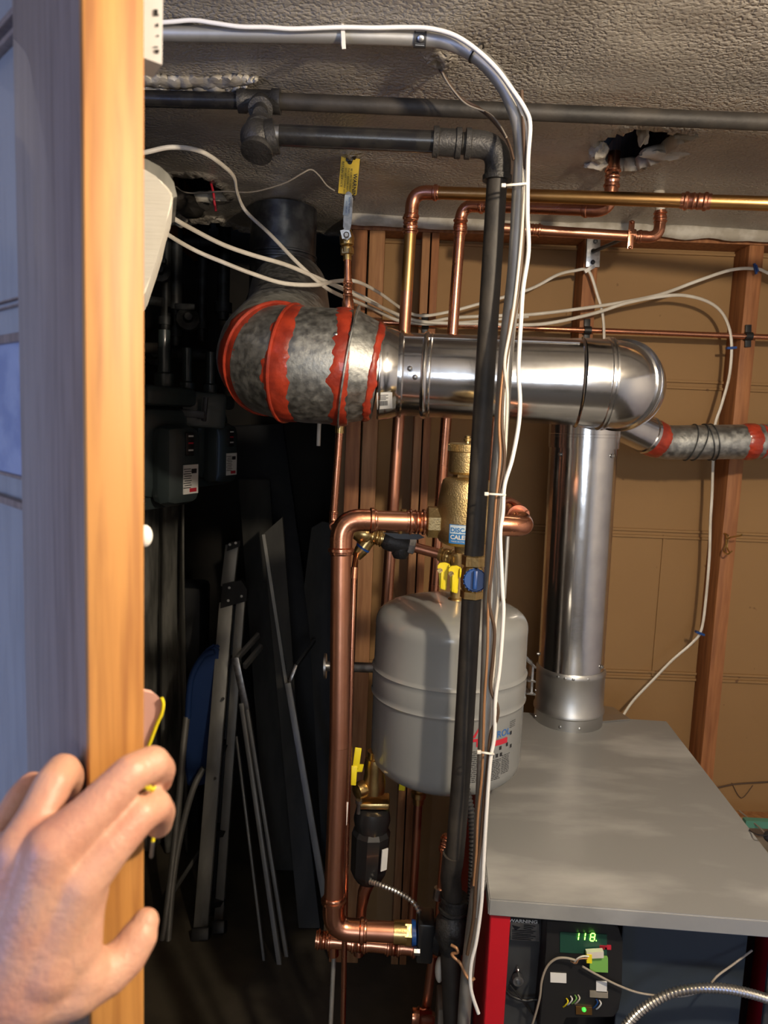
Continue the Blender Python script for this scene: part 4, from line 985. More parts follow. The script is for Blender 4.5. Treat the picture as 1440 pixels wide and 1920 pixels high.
t = thing('return_elbow', 'copper elbow turning back from the brass air separator, right of the cables', 'copper pipe', P(985, 1005, 1.30))
pipe_run(t, [P(921, 984, 1.27), P(984, 987, 1.275), P(960, 955, 1.45)], .0160, M['copper'], M['copper'], R=.030, sock=.016, n=28, rings='solder')
bm = NB(); cc = P(962, 958, 1.43); sweep(bm, [P(972, 968, 1.37), P(966, 962, 1.41), P(958, 954, 1.47)], [.0205, .0205, .0205], 24); obj('coupling', bm, M['copper'], t)
bm = NB(); sweep(bm, spline([P(940, 942, 1.36), P(955, 938, 1.38), P(975, 950, 1.40), P(988, 962, 1.37)], 5), .0058, 12); obj('vent_tube', bm, M['copper_red'], t)
t = thing('thin_steel_pipe', 'thin grey pipe standing right of the cables above the grey tank', 'pipe', P(945, 1130, 1.44))
bm = NB(); sweep(bm, [P(952, 1000, 1.43), P(945, 1122, 1.42)], .0042, 10); obj('pipe', bm, M['conduit'], t)
t = thing('red_copper_pipe', 'thin dark copper pipe seen just right of the black pipe above the separator', 'copper pipe', P(918, 920, 1.5))
bm = NB(); sweep(bm, [P(927, 785, 1.5), P(918, 925, 1.5)], .0062, 12); obj('pipe', bm, M['copper_red'], t)
coupling(t, P(919.5, 900, 1.5), P(918, 920, 1.5), .0068, M['brass'], rings='plain')

# ================================================================ FILL VALVE CLUSTER
t = thing('fill_valve', 'tarnished brass and dark fill valve group under the horizontal copper pipe', 'valve', P(745, 1050, 1.36))
Y = 1.36
bm = NB(); lathe(bm, P(664, 998, Y), P(700, 1004, Y)-P(664, 998, Y), [(0, .012), (.010, .017), (.026, .018), (.034, .013)], 20); obj('brass_tee', bm, M['brass'], t)
bm = NB(); d_ = P(667, 1046, Y)-P(684, 1022, Y); lathe(bm, P(694, 1008, Y), d_, [(0, .013), (.018, .013), (.020, .0135), (.030, .0125), (.044, .009)], 20); obj('angled_port', bm, M['brass'], t)
bm = NB(); lathe(bm, P(682, 1025, Y), d_, [(0, .0138), (.004, .0138)], 20); obj('blue_ring', bm, M['blue'], t)
coupling(t, P(694, 1004, Y), P(720, 1010, Y), .0125, M['brass'])
bm = NB(); lathe(bm, P(716, 1010, Y), P(776, 1026, Y)-P(716, 1010, Y), [(0, .012), (.006, .017), (.016, .019), (.034, .018), (.046, .014), (.056, .012)], 24); obj('regulator_body', bm, M['iron_cast'], t)
bm = NB(); lathe(bm, P(752, 1018, Y), P(750, 1048, Y)-P(752, 1018, Y), [(0, .014), (.02, .016), (.028, .012)], 20); obj('regulator_bonnet', bm, M['iron_cast'], t)
bm = NB(); prism(bm, [P(718, 999, Y-.02), P(786, 1002, Y-.02), P(796, 1008, Y-.02), P(782, 1012, Y-.02), P(742, 1010, Y-.02)], V(0, .004, 0)); obj('lever', bm, M['dark_steel'], t)
bm = NB(); lathe(bm, P(750, 1000, Y-.022), V(0, -.2, 1), [(0, .004), (.006, .004)], 8); obj('lever_screw', bm, M['brass'], t)
hexnut(t, P(765, 1023, Y), P(778, 1026, Y), .0150, M['steel'])
bm = NB(); sweep(bm, [P(776, 1026, Y), P(832, 1041, Y-.01)], .0095, 16); obj('pipe', bm, M['copper_red'], t)
coupling(t, P(824, 1039, Y-.01), P(850, 1045, Y-.02), .0110, M['brass'])
bm = NB(); lathe(bm, P(853, 1034, Y-.02), P(855, 1062, Y-.02)-P(853, 1034, Y-.02), [(0, .011), (.003, .014), (.018, .014), (.026, .011), (.036, .010)], 20); obj('brass_cross', bm, M['brass'], t)
bm = NB(); sweep(bm, [P(757, 955, Y+.02), P(756, 985, Y+.02)], .0058, 12); obj('gauge_stem', bm, M['brass'], t)
for lab, dx, dy, Yq in (('left of the two yellow valve handles above the grey tank', 0, 0, 1.27), ('right of the two yellow valve handles above the grey tank', 21, 6, 1.255)):
    hroot = thing('butterfly_valve', lab, 'valve handle', P(832+dx, 1108+dy, Yq))
    bm = NB(); o_ = [(820, 1062), (824, 1056), (836, 1055), (843, 1059), (845, 1066), (839, 1070), (838, 1100), (836, 1107), (825, 1104), (823, 1098), (824, 1076), (821, 1070)]
    prism(bm, [P(x+dx, y+dy, Yq) for x, y in o_], V(0, .006, 0)); bmesh.ops.bevel(bm, geom=bm.edges[:], offset=.0008, segments=2, affect='EDGES'); hh = obj('grip', bm, M['yellow'], hroot)
    bm = NB(); bar(bm, P(829+dx, 1072+dy, Yq-.002), P(828+dx, 1103+dy, Yq-.002), .0045, .009, bev=.001); obj('rib', bm, M['yellow'], hh)
    bm = NB(); bar(bm, P(842+dx, 1058+dy, Yq+.004), P(841+dx, 1075+dy, Yq+.004), .003, .02, bev=.001); obj('fold', bm, M['yellow'], hh)
    bm = NB(); lathe(bm, P(825+dx, 1070+dy, Yq-.0025), V(0, 1, 0), [(0, .0045), (.012, .0045)], 14); obj('screw', bm, M['brass'], hroot)
    bm = NB(); lathe(bm, P(832+dx, 1078+dy, Yq+.004), V(0, 1, 0), [(0, .006), (.03, .006)], 12); obj('stem', bm, M['brass'], hroot)

t = thing('discharge_pipe', 'thin copper discharge pipe running to the floor beside the big copper pipe', 'copper pipe', P(642, 1960, 1.26))
pts = [P(668, 1040, 1.35), P(664, 1066, 1.30), P(660, 1200, 1.27), P(655, 1400, 1.26), P(649, 1600, 1.255), P(643, 1920, 1.25)]
g = pts[-1]+(pts[-1]-pts[-2]).normalized()*((pts[-1].z-.02)/abs((pts[-1]-pts[-2]).normalized().z))
bm = NB(); sweep(bm, pts+[g], .0050, 12); obj('pipe', bm, M['copper'], t)
coupling(t, P(664.5, 1064, 1.30), P(663, 1085, 1.295), .0056, M['copper'], rings='plain')
t = thing('floor_pipe', 'thin grey pipe running to the floor below the copper header', 'pipe', P(622, 1920, 1.28))
p0 = P(626, 1792, 1.27); p1 = P(620, 1920, 1.27); dz = (p1-p0).normalized()
bm = NB(); sweep(bm, [p0, p0+dz*((p0.z-.0)/abs(dz.z))], .0042, 10); obj('pipe', bm, M['conduit'], t)

# ================================================================ EXPANSION TANK
TY = 1.335
tc0 = P(846, 1170, TY); tb0 = P(834, 1424, TY)
cx = (tc0.x+tb0.x)/2
zs, zb = tc0.z+.004, tb0.z+.01
hgt = zs-zb; RK = .1370
t = thing('expansion_tank', 'grey painted steel expansion tank hanging above the boiler lid', 'tank', V(cx, TY, zb-.035))
z1, z2 = zb+hgt*.675, zb+hgt*.49
prof = []
for k in range(11):
    a = PI/2*k/10; prof.append((zb-.028-zb+.028*(1-math.cos(a))*0, 0.0)) if False else None
pp = [(-.040, .0), (-.0395, .045), (-.036, .080), (-.028, .105), (-.016, .124), (-.004, .134), (.010, RK), (z2-zb-.007, RK), (z2-zb-.004, RK+.0008), (z2-zb, RK+.0035), (z2-zb+.004, RK+.0012), (z2-zb+.010, RK+.0022), (z1-zb-.010, RK+.0022), (z1-zb-.004, RK+.0012), (z1-zb, RK+.0035), (z1-zb+.004, RK+.0008), (z1-zb+.007, RK), (hgt-.010, RK-.0005)]
for k in range(1, 15):
    a = PI/2*k/14
    pp.append((hgt-.010+.052*math.sin(a)**1.0, RK*(1-(1-math.cos(a))**1.55) if k < 14 else .001))
bm = NB(); lathe(bm, V(cx, TY, zb), V(0, 0, 1), pp, 96); obj('shell', bm, M['tank'], t)
def tl(x, y, lift=.0006):
    a = x/RK; rr_ = RK+lift
    return V(cx+rr_*math.sin(a), TY-rr_*math.cos(a), zb+y)
def ang_px(px): 
    best = 0
    for k in range(0, 90):
        a = math.radians(k); p = V(cx+RK*math.sin(a), TY-RK*math.cos(a), zb+hgt*.25); v = p-CAM
        if 720+F*v.dot(RT)/v.dot(FW) < px: best = a
    return best*RK
x0 = ang_px(880)
yt = z2-zb-.016
la = None
bm = NB(); text(bm, 'AMTROL', .0165, lambda x, y: tl(ang_px(898)+x*1.05, yt-.022+y), bold=.0002); la = obj('lettering', bm, M['ink_blue'], t, 'printed tank lettering')
bm = NB()
xr = ang_px(884)
for sgn in (0,):
    tri = lambda q: [tl(xr+a, yt-.036+b) for a, b in q]
    prism(bm, tri([(.000, .020), (.010, .036), (.013, .036), (.005, .020)]), V(0, -.0003, 0))
    prism(bm, tri([(.013, .036), (.020, .020), (.015, .020), (.010, .031)]), V(0, -.0003, 0))
    prism(bm, tri([(.000, .013), (.020, .013), (.020, .018), (.000, .018)]), V(0, -.0003, 0))
    prism(bm, tri([(.008, .004), (.013, .004), (.013, .013), (.008, .013)]), V(0, -.0003, 0))
obj('red_mark', bm, M['ink_red'], t)
bm = NB(); patch(bm, tl, ang_px(925), yt-.036, ang_px(950), yt-.026, 6, 1); obj('red_bar', bm, M['ink_red'], t)
bm = NB(); random.seed(3)
def lines(px0, px1, ya, yb, n_, th=.0014):
    a, b = ang_px(px0), ang_px(px1)
    for k in range(n_):
        y = ya+(yb-ya)*k/max(1, n_-1); x = a
        while x < b-.002:
            w = random.uniform(.003, .009); e = min(b, x+w); patch(bm, tl, x, y, e, y+th, 2, 1); x = e+.0014
lines(880, 900, yt-.041, yt-.094, 17, .0013)
lines(922, 940, yt-.062, yt-.096, 12, .0013)
lines(942, 956, yt-.058, yt-.090, 11, .0012)
lines(953, 964, yt-.002, yt-.012, 4, .001)
for px, y in ((925, -.042), (938, -.042), (924, -.054), (933, -.054), (941, -.054), (956, -.022), (951, -.040), (958, -.046)):
    a = ang_px(px); patch(bm, tl, a-.0028, yt+y-.003, a+.0028, yt+y+.0035, 2, 1)
obj('print', bm, M['ink'], t)
bm = NB(); patch(bm, tl, ang_px(897), hgt-.022, ang_px(909), hgt-.012, 3, 1); obj('sticker', bm, M['white'], t, 'small white sticker near the top')
bm = NB(); lathe(bm, V(cx+.006, TY, zs+.038), V(0, 0, 1), [(0, .016), (.006, .014), (.008, .011), (.05, .011)], 20); obj('top_fitting', bm, M['brass'], t)
bm = NB(); sweep(bm, [P(608, 1249, 1.40), P(612, 1249, 1.40)], .024, 20); sweep(bm, [P(610, 1249, 1.40), P(705, 1252, 1.37)], .0095, 14); obj('tank_strut', bm, M['steel'], t, 'round steel support bar')
bm = NB(); bar(bm, P(982, 1231, 1.42), P(997, 1243, 1.46), .028, .003, V(0, 1, 0)); bar(bm, P(997, 1241, 1.46), P(994, 1297, 1.46), .004, .03, V(1, 0, 0)); bar(bm, P(995, 1296, 1.46), P(978, 1294, 1.44), .028, .003, V(0, 1, 0)); bar(bm, P(995, 1272, 1.46), P(980, 1270, 1.44), .028, .003, V(0, 1, 0))
obj('mounting_bracket', bm, M['steel'], t)

# ================================================================ CIRCULATOR
Y = 1.31
t = thing('circulator_pump', 'black circulator pump with brass flange below the grey tank', 'pump', P(690, 1665, Y))
c0, c1 = P(700, 1500, Y), P(690, 1650, Y); ax = (c1-c0).normalized(); L = (c1-c0).length; k_ = L/150
bm = NB(); lathe(bm, c0, ax, [(k_*12, .022), (k_*16, .030), (k_*34, .034), (k_*48, .031), (k_*54, .030)], 28)
lathe(bm, c0, ax, [(k_*52, .031), (k_*60, .036), (k_*130, .034), (k_*146, .026), (k_*156, .014)], 10); obj('housing', bm, M['pump_black'], t, ang=25)
bm = NB(); bar(bm, P(722, 1592, Y-.034), P(719, 1632, Y-.034), .013, .002, V(.8, .6, 0)); obj('label_plate', bm, M['white'], t, 'white rating label')
bm = NB(); bar(bm, P(700, 1496, Y), P(700, 1508, Y), .060, .044, bev=.004); obj('flange', bm, M['brass'], t)
bm = NB(); lathe(bm, P(673, 1500, Y-.03), V(0, 0, -1), [(0, .006), (.006, .006), (.0065, .0035), (.026, .0035)], 8); obj('flange_bolt', bm, M['steel'], t)
bm = NB(); lathe(bm, P(704, 1408, Y), P(700, 1500, Y)-P(704, 1408, Y), [(0, .010), (0, .014), (.012, .014), (.013, .018), (.028, .020), (.040, .018), (.060, .021), (.078, .020)], 24); obj('isolation_valve', bm, M['brass'], t)
bm = NB(); lathe(bm, P(690, 1475, Y), P(664, 1486, Y-.02)-P(690, 1475, Y), [(0, .014), (.016, .016), (.026, .014), (.027, .009), (.028, .006)], 20); obj('port_cap', bm, M['brass'], t)
bm = NB(); bar(bm, P(672, 1402, Y-.03), P(667, 1440, Y-.03), .012, .003, bev=.001); bar(bm, P(663, 1436, Y-.032), P(660, 1472, Y-.034), .014, .003, bev=.001); bar(bm, P(666, 1440, Y-.03), P(680, 1440, Y-.018), .014, .003, V(0, 0, 1), bev=.001); obj('valve_handle', bm, M['yellow'], t, 'bent yellow valve handle')
bm = NB(); sweep(bm, [P(690, 1655, Y), P(683, 1672, Y), P(678, 1700, Y), P(672, 1790, Y)], [.013, .012, .0095, .0095], 16); obj('outlet_pipe', bm, M['copper_red'], t)
# ribbed flexible conduit
def flex(name, label, pts, r, m='flex', rib=.0035, root=None, amp=.16):
    q = spline(pts, 14); tot_ = sum((b-a).length for a, b in zip(q, q[1:])); n_ = int(tot_/rib)*2
    ps = [at_s(q, tot_*k/n_)[0] for k in range(n_+1)]
    bm = NB(); sweep(bm, ps, [r*(1+amp) if k % 2 else r*(1-amp*1.2) for k in range(n_+1)], 14)
    return obj(name, bm, M[m], root, label, 'conduit' if root is None else None, ang=30)
flex('flexible_conduit', 'thin ribbed metal conduit sloping down from the black circulator pump', [P(693, 1653, 1.28), P(715, 1660, 1.26), P(750, 1675, 1.24), P(775, 1692, 1.22), P(787, 1712, 1.21)], .0044, rib=.0062)
t = thing('copper_drop', 'copper pipe dropping from a brass fitting under the grey tank', 'copper pipe', P(768, 1760, 1.36))
bm = NB(); lathe(bm, P(786, 1462, 1.36), P(784, 1512, 1.36)-P(786, 1462, 1.36), [(0, .016), (.014, .015), (.016, .010), (.022, .010), (.024, .014), (.034, .014), (.036, .011), (.048, .010)], 18); obj('brass_fitting', bm, M['brass'], t)
bm = NB(); sweep(bm, [P(784, 1505, 1.36), P(778, 1620, 1.36), P(768, 1780, 1.36)], .0082, 14); obj('pipe', bm, M['copper_red'], t)
bm = NB(); lathe(bm, V(cx-.047, 1.345, zb-.02), V(0, 0, -1), [(0, .012), (.03, .012)], 12)
bm.free()
t = thing('yellow_lever', 'small yellow valve lever hanging just under the tank bottom', 'valve handle', P(752, 1484, 1.36))
bm = NB(); bar(bm, P(756, 1456, 1.36), P(753, 1482, 1.36), .012, .004, bev=.0015); obj('grip', bm, M['yellow'], t)
bm = NB(); lathe(bm, P(756, 1460, 1.36), V(0, 1, 0), [(0, .004), (.03, .004)], 10); obj('stem', bm, M['brass'], t)
# lower header
t = thing('copper_header', 'horizontal copper header with press fittings low behind the big elbow', 'copper pipe', P(700, 1790, 1.27))
h0, h1 = P(592, 1761, 1.27), P(812, 1781, 1.27)
bm = NB(); sweep(bm, [h0, h1], .0135, 24); obj('pipe', bm, M['copper'], t)
for a_, b_ in ((592, 622), (655, 690), (722, 752), (770, 800)): 
    f_ = lambda x: h0.lerp(h1, (x-592)/220)
    coupling(t, f_(a_), f_(b_), .0135, M['copper'])
bm = NB(); lathe(bm, P(624, 1766, 1.27), P(625, 1795, 1.27)-P(624, 1766, 1.27), [(0, .011), (.026, .010), (.027, .008)], 16); obj('tee_branch', bm, M['copper'], t)
t = thing('pump_flange', 'black pump flange at the end of the big copper elbow', 'pump', P(800, 1795, 1.2))
bm = NB(); a_, b_ = P(772, 1749, 1.2), P(780, 1749, 1.2); lathe(bm, a_, b_-a_, [(0, .021), ((b_-a_).length, .021)], 24); obj('blue_gasket', bm, M['blue'], t)
bm = NB(); bar(bm, P(781, 1752, 1.2), P(812, 1754, 1.2), .072, .050, V(0, 0, 1), bev=.004); lathe(bm, P(810, 1755, 1.2), V(1, 0, -.05), [(0, .026), (.010, .030), (.022, .024), (.024, .010)], 20); obj('housing', bm, M['pump_black'], t)
bm = NB(); lathe(bm, P(776, 1784, 1.17), V(1, 0, 0), [(0, .006), (.010, .006)], 6); obj('bolt', bm, M['steel'], t)
t = thing('lower_copper_pipe', 'reddish copper pipe going down under the black pump flange', 'copper pipe', P(797, 1905, 1.22))
p0 = P(812, 1790, 1.24); p1 = P(797, 1905, 1.24); dz = (p1-p0).normalized()
bm = NB(); sweep(bm, [p0, p0+dz*((p0.z-.003)/abs(dz.z))], .0085, 14); obj('pipe', bm, M['copper_red'], t)
bm = NB(); a_ = P(772, 1905, 1.22); lathe(bm, a_, P(815, 1910, 1.22)-a_, [(0, .010), (0, .014), (.008, .014), (.012, .017), (.018, .014), (.034, .014), (.04, .010)], 18); obj('tee', bm, M['copper'], t)
t = thing('side_copper_pipe', 'thin copper pipe with coupling hidden left of the lower black pipe', 'copper pipe', P(818, 1730, 1.3))
bm = NB(); sweep(bm, [P(838, 1565, 1.3), P(831, 1600, 1.3), P(818, 1760, 1.3)], .0062, 12); obj('pipe', bm, M['copper_red'], t)
coupling(t, P(837, 1568, 1.3), P(831, 1596, 1.3), .0075, M['copper'])
coupling(t, P(823, 1665, 1.3), P(820, 1685, 1.3), .0075, M['steel'], rings='plain')
cable('loose_wire', 'short orange tan wire end curling beside the lower black pipe', [(846, 1772, 1.09), (856, 1778, 1.085), (858, 1786, 1.085), (848, 1788, 1.09), (850, 1794, 1.085), (863, 1806, 1.08), (872, 1826, 1.075), (882, 1838, 1.07), (890, 1834, 1.07)], .0024, M['copper_wire'], 'wire')
bm = NB(); ball(bm, P(824, 1818, 1.17), .022, 20, (.35, .6, 1)); obj('round_disc', bm, M['white_cable'], None, 'pale round disc half hidden left of the lower black pipe', 'disc')
t = thing('white_box', 'pale box corner low between the black pipe and the red boiler side', 'box', P(845, 1960, 1.2))
bm = NB(); a_ = P(822, 1885, 1.22); box(bm, V(a_.x+.025, a_.z*0+1.24, a_.z/2), .05, .06, a_.z, bev=.002); obj('carton', bm, M['ledge'], t)
flex('black_flex_conduit', 'dark ribbed conduit behind the black pipe along the boiler side', [P(872, 1470, 1.17), P(884, 1530, 1.15), P(887, 1600, 1.13), P(884, 1680, 1.13), P(880, 1780, 1.14), P(878, 1920, 1.15)], .0062, 'dark_steel', rib=.006)

# ================================================================ BOILER
zT = H-.70
FLc, FRp = Pz(917, 1686, zT), Pz(1440, 1727, zT)
BRc, RQ = Pz(1250, 1352, zT), Pz(1440, 1597, zT)
def isect(p, d, q, e):
    den = d.x*e.y-d.y*e.x; s = ((q.x-p.x)*e.y-(q.y-p.y)*e.x)/den; return p+d*s
FRc = isect(FLc, FRp-FLc, BRc, RQ-BRc)
BL = FLc+(BRc-FRc)
print('boiler', FLc, FRc, BRc, BL)
bxu = (FRc-FLc); Wb = bxu.length; bxu.normalize(); bxv = (BL-FLc); Db = bxv.length; bxv.normalize()
def BP(u, v, z): return V(*(FLc+bxu*u+bxv*v).xy, z)
t = thing('boiler', 'grey topped boiler with red side and open front showing its controls', 'boiler', BP(Wb/2, Db/2, 0))
boiler = t
bm = NB()
prism(bm, [BP(0, 0, zT), BP(Wb, 0, zT), BP(Wb, Db, zT), BP(0, Db, zT)], V(0, 0, -.0265)); bmesh.ops.bevel(bm, geom=bm.edges[:], offset=.0018, segments=3, affect='EDGES')
obj('lid', bm, M['lid'], t, 'scuffed grey lid panel', ang=50)
# jacket sides
def bslab(name, u0, u1, v0, v1, z0, z1, m, par=None, lab=None, bev=.001):
    bm = NB(); q = [BP(u0, v0, z0), BP(u1, v0, z0), BP(u1, v1, z0), BP(u0, v1, z0)]; prism(bm, q, V(0, 0, z1-z0))
    if bev: bmesh.ops.bevel(bm, geom=bm.edges[:], offset=bev, segments=2, affect='EDGES')
    return obj(name, bm, M[m], par or t, lab)
zl = zT-.026
bslab('side_panel', .004, .007, .012, Db-.01, .03, zl, 'red_paint', lab='red side panel')
bslab('corner_post', .0045, .034, .006, .012, .03, zl, 'red_paint', lab='bright red front post')
bslab('side_panel', Wb-.007, Wb-.004, .012, Db-.01, .03, zl, 'red_paint', lab='red side panel')
bslab('back_panel', .007, Wb-.007, Db-.02, Db-.012, .03, zl, 'dark_steel')
bslab('base', .01, Wb-.01, .012, Db-.02, 0, .04, 'black')
YB = FLc.y+.11
def vb(px): # u of a pixel column at the recess depth
    return (P(px, 1800, YB)-FLc).dot(bxu)
u1 = vb(1025); u2 = vb(1370)
bslab('inner_panel', .034, u1+.0, .070, .078, .03, zl-.004, 'dark_steel', lab='dark steel inner panel')
bslab('inner_panel', vb(1150), u2, .085, .092, .03, zl-.004, 'panel_blue', lab='dark blue inner panel')
bslab('inner_panel', u2+.02, Wb-.01, .050, .058, .03, zl-.004, 'dark_steel', lab='dark steel right inner panel')
bslab('recess_wall', .034, Wb-.01, .18, .186, .03, zl-.004, 'black')
# warning label
YL = BP(.05, .069, 0).y
def quad(px0, py0, px1, py1, Y, m, par, name, lift=.0, skew=.06):
    bm = NB(); prism(bm, [P(px0, py0, Y), P(px1, py0+(px1-px0)*skew, Y), P(px1, py1+(px1-px0)*skew, Y), P(px0, py1, Y)], V(0, .0012, 0)); return obj(name, bm, M[m], par)
YL -= .0025
q = quad(957, 1722, 1011, 1762, YL, 'steel', t, 'warning_plate'); q['label'] = 'aluminium warning plate'
quad(957, 1719, 1013, 1729, YL-.001, 'black', q, 'heading_bar')
o = P(961, 1729.0, YL-.0016); ex = (P(971, 1729.6, YL-.0016)-o).normalized(); ey = V(0, 0, 1)
bm = NB(); text(bm, 'WARNING', .0075, lambda x, y: o+ex*(x*1.25-.006)+ey*y, bold=.0002); obj('lettering', bm, M['white'], q)
bm = NB()
for k in range(9):
    y = 1734+k*3.2
    if 1: prism(bm, [P(960+(22 if k < 3 else 0), y, YL-.0006), P(1004-(k % 3)*4, y+2.6, YL-.0006), P(1004-(k % 3)*4, y+3.8, YL-.0006), P(960+(22 if k < 3 else 0), y+1.2, YL-.0006)], V(0, .0003, 0))
prism(bm, [P(960, 1735, YL-.0006), P(976, 1739, YL-.0006), P(966, 1745, YL-.0006)], V(0, .0003, 0))
obj('print', bm, M['ink'], q)
bm = NB(); lathe(bm, P(970, 1832, YL), V(0, -1, 0), [(0, .0085), (.010, .0085), (.010, .0055), (.001, .0055)], 20); obj('grommet', bm, M['steel'], t, 'round metal grommet')
bm = NB(); lathe(bm, P(970, 1815, YL), V(0, -1, 0), [(0, .003), (.006, .003), (.008, .001)], 10); obj('screw', bm, M['steel'], t)
# control box
YC = BP(.08, .030, 0).y
bm = NB(); o_ = [(1024, 1725), (1150, 1733), (1160, 1740), (1168, 1765), (1166, 1860), (1160, 1896), (1150, 1908), (1060, 1906), (1050, 1935), (1010, 1935), (1024, 1780)]
prism(bm, [P(x, y, YC) for x, y in o_], V(0, .045, 0)); bmesh.ops.bevel(bm, geom=bm.edges[:], offset=.0015, segments=2, affect='EDGES'); cb = obj('control_box', bm, M['black'], t, 'black plastic control box')
Yp = YC-.0015
def cq(x0, y0, x1, y1, m, name, d=.003, lab=None, sk=.05, fwd=0):
    bm = NB(); prism(bm, [P(x0, y0, Yp-fwd), P(x1, y0+(x1-x0)*sk, Yp-fwd), P(x1, y1+(x1-x0)*sk, Yp-fwd), P(x0, y1, Yp-fwd)], V(0, d, 0)); return obj(name, bm, M[m], cb, lab)
cq(1050, 1748, 1138, 1786, 'pcb', 'circuit_board', lab='green circuit board')
# LED digits 118
def seg(x0, y0, x1, y1, w=1.5):
    p, q_ = P(x0, y0, Yp-.0015), P(x1, y1, Yp-.0015); bar(bm, p, q_, .0011, .0006, V(1, 0, 0) if abs(x1-x0) < abs(y1-y0) else V(0, 0, 1))
bm = NB()
for x in (1086, 1098): seg(x, 1750, x-.8, 1755); seg(x-1, 1757, x-1.8, 1762)
x = 1108
seg(x, 1751, x-.8, 1756); seg(x-1, 1758, x-1.8, 1763); seg(x+8, 1751.5, x+7.2, 1756.5); seg(x+7, 1758, x+6.2, 1763); seg(x+1, 1750, x+7, 1750.4); seg(x, 1757, x+6, 1757.4); seg(x-1, 1764, x+5, 1764.4)
seg(1118, 1763, 1118, 1764.5)
obj('display_digits', bm, M['led'], cb, 'glowing green digits 118')
cq(1124, 1772, 1146, 1780, 'ink_red', 'relay', lab='red relay')
cq(1106, 1795, 1140, 1822, 'green_plastic', 'terminal_block', .006, 'pale green terminal block', fwd=.004)
cq(1100, 1786, 1132, 1798, 'white_cable', 'wire_connector', .008, 'cream plug connector', sk=-.05, fwd=.010)
cq(1100, 1790, 1110, 1806, 'yellow', 'connector_clip', .008, 'yellow connector clip', fwd=.011)
cq(1032, 1824, 1062, 1842, 'white', 'white_label', .001, 'white label with cord print')
cq(1118, 1840, 1138, 1860, 'white', 'button', .003, 'white square button')
cq(1106, 1858, 1140, 1870, 'ledge', 'terminal_strip', .003)
cq(1080, 1888, 1110, 1902, 'copper_gold', 'indicator_plate', .002, 'tan plate with green light', fwd=.001)
bm = NB(); ball(bm, P(1095, 1893, Yp-.002), .0035, 12); obj('indicator_lamp', bm, mat('green_lamp', (.05, .5, .06), .3, emis=.8), cb, 'green indicator lamp')
for k, (x0, y0, mm) in enumerate(((1062, 1872, 'yellow'), (1070, 1868, 'white'), (1078, 1866, 'green_plastic'), (1084, 1866, 'white_cable'), (1118, 1874, 'blue'), (1124, 1876, 'white'))):
    bm = NB(); sweep(bm, spline([P(x0, y0, Yp), P(x0+3, y0+6, Yp-.006), P(x0-2, y0+13, Yp-.004), P(x0-6, y0+16, Yp)], 4), .0011, 6); obj('lead_wire', bm, M[mm], cb)
cable('control_wire', 'thin tan wire running from the control box across the blue panel', [(1092, 1812, YC-.01), (1120, 1828, YC-.01), (1160, 1848, YC-.01), (1200, 1862, YC-.012), (1250, 1868, YC-.02), (1290, 1866, YC-.02), (1325, 1852, YC-.015), (1345, 1830, YC-.01), (1375, 1808, YC), (1410, 1782, YC+.01)], .0017, M['grey_cable'], 'wire')
cable('control_wire', 'thin tan wire dropping from the control box to the left', [(1078, 1800, YC-.012), (1060, 1796, YC-.012), (1042, 1798, YC-.01), (1026, 1812, YC-.008), (1016, 1838, YC-.008), (1012, 1870, YC-.008), (1003, 1905, YC-.005), (990, 1945, YC)], .0018, M['grey_cable'], 'wire')
cable('control_lead', 'white lead looping into the cream connector on the control box', [(1076, 1806, YC-.008), (1082, 1798, YC-.014), (1092, 1793, YC-.016), (1104, 1793, YC-.014)], .0012, M['white_cable'], 'wire')
cable('control_lead', 'brown lead looping under the white one at the control box', [(1070, 1802, YC-.006), (1080, 1806, YC-.012), (1086, 1798, YC-.014), (1102, 1797, YC-.014)], .0012, M['copper_wire'], 'wire')
flex('metal_flex_conduit', 'ribbed metal conduit arching along the bottom of the open boiler front', [P(1150, 1960, YC-.02), P(1180, 1915, YC-.02), P(1215, 1885, YC-.025), P(1260, 1862, YC-.03), P(1310, 1853, YC-.03), P(1360, 1854, YC-.025), P(1410, 1864, YC-.02), P(1460, 1880, YC-.015)], .0066, rib=.0056)
cable('black_lead', 'black cable crossing the steel panel left of the control box', [(944, 1852, YL-.01), (960, 1868, YL-.01), (985, 1876, YL-.012), (1006, 1874, YL-.012), (1030, 1880, YL-.01)], .0025, M['black'], 'cable')
cable('black_lead', 'black cable slanting down inside the open boiler front at left', [(955, 1846, YL-.01), (975, 1870, YL-.012), (995, 1896, YL-.012), (1010, 1915, YL-.01)], .0016, M['black'], 'cable')
# small plate behind the flue collar, black plug at the right edge of the lid
bm = NB(); prism(bm, [Pz(1122, 1322, zT+.004), Pz(1150, 1326, zT+.004), Pz(1182, 1348, zT+.004), Pz(1130, 1352, zT+.004)], V(0, 0, -.003)); obj('metal_scrap', bm, M['duct_plain'], None, 'small bare metal plate lying behind the flue collar', 'plate')
t = thing('black_plug', 'small black plug with thin wire lying on the right edge of the lid', 'plug', Pz(1444, 1580, zT))
p = Pz(1446, 1580, zT); 
bm = NB(); ball(bm, V(p.x, p.y, zT+.011), .011, 16, (1.3, 1, 1)); obj('body', bm, M['black'], t)
bm = NB(); sweep(bm, spline([V(p.x, p.y, zT+.014), Pz(1425, 1566, zT+.02), Pz(1410, 1560, zT+.005), Pz(1405, 1556, zT+.003)], 5), .0012, 6); obj('wire', bm, M['black'], t)
bm = NB(); bar(bm, P(1395, 1542, 1.98), P(1500, 1547, 1.98), .02, .02, V(0, 1, 0)); obj('teal_strip', bm, M['teal'], None, 'thin teal strip lying along the concrete ledge at right', 'strip')
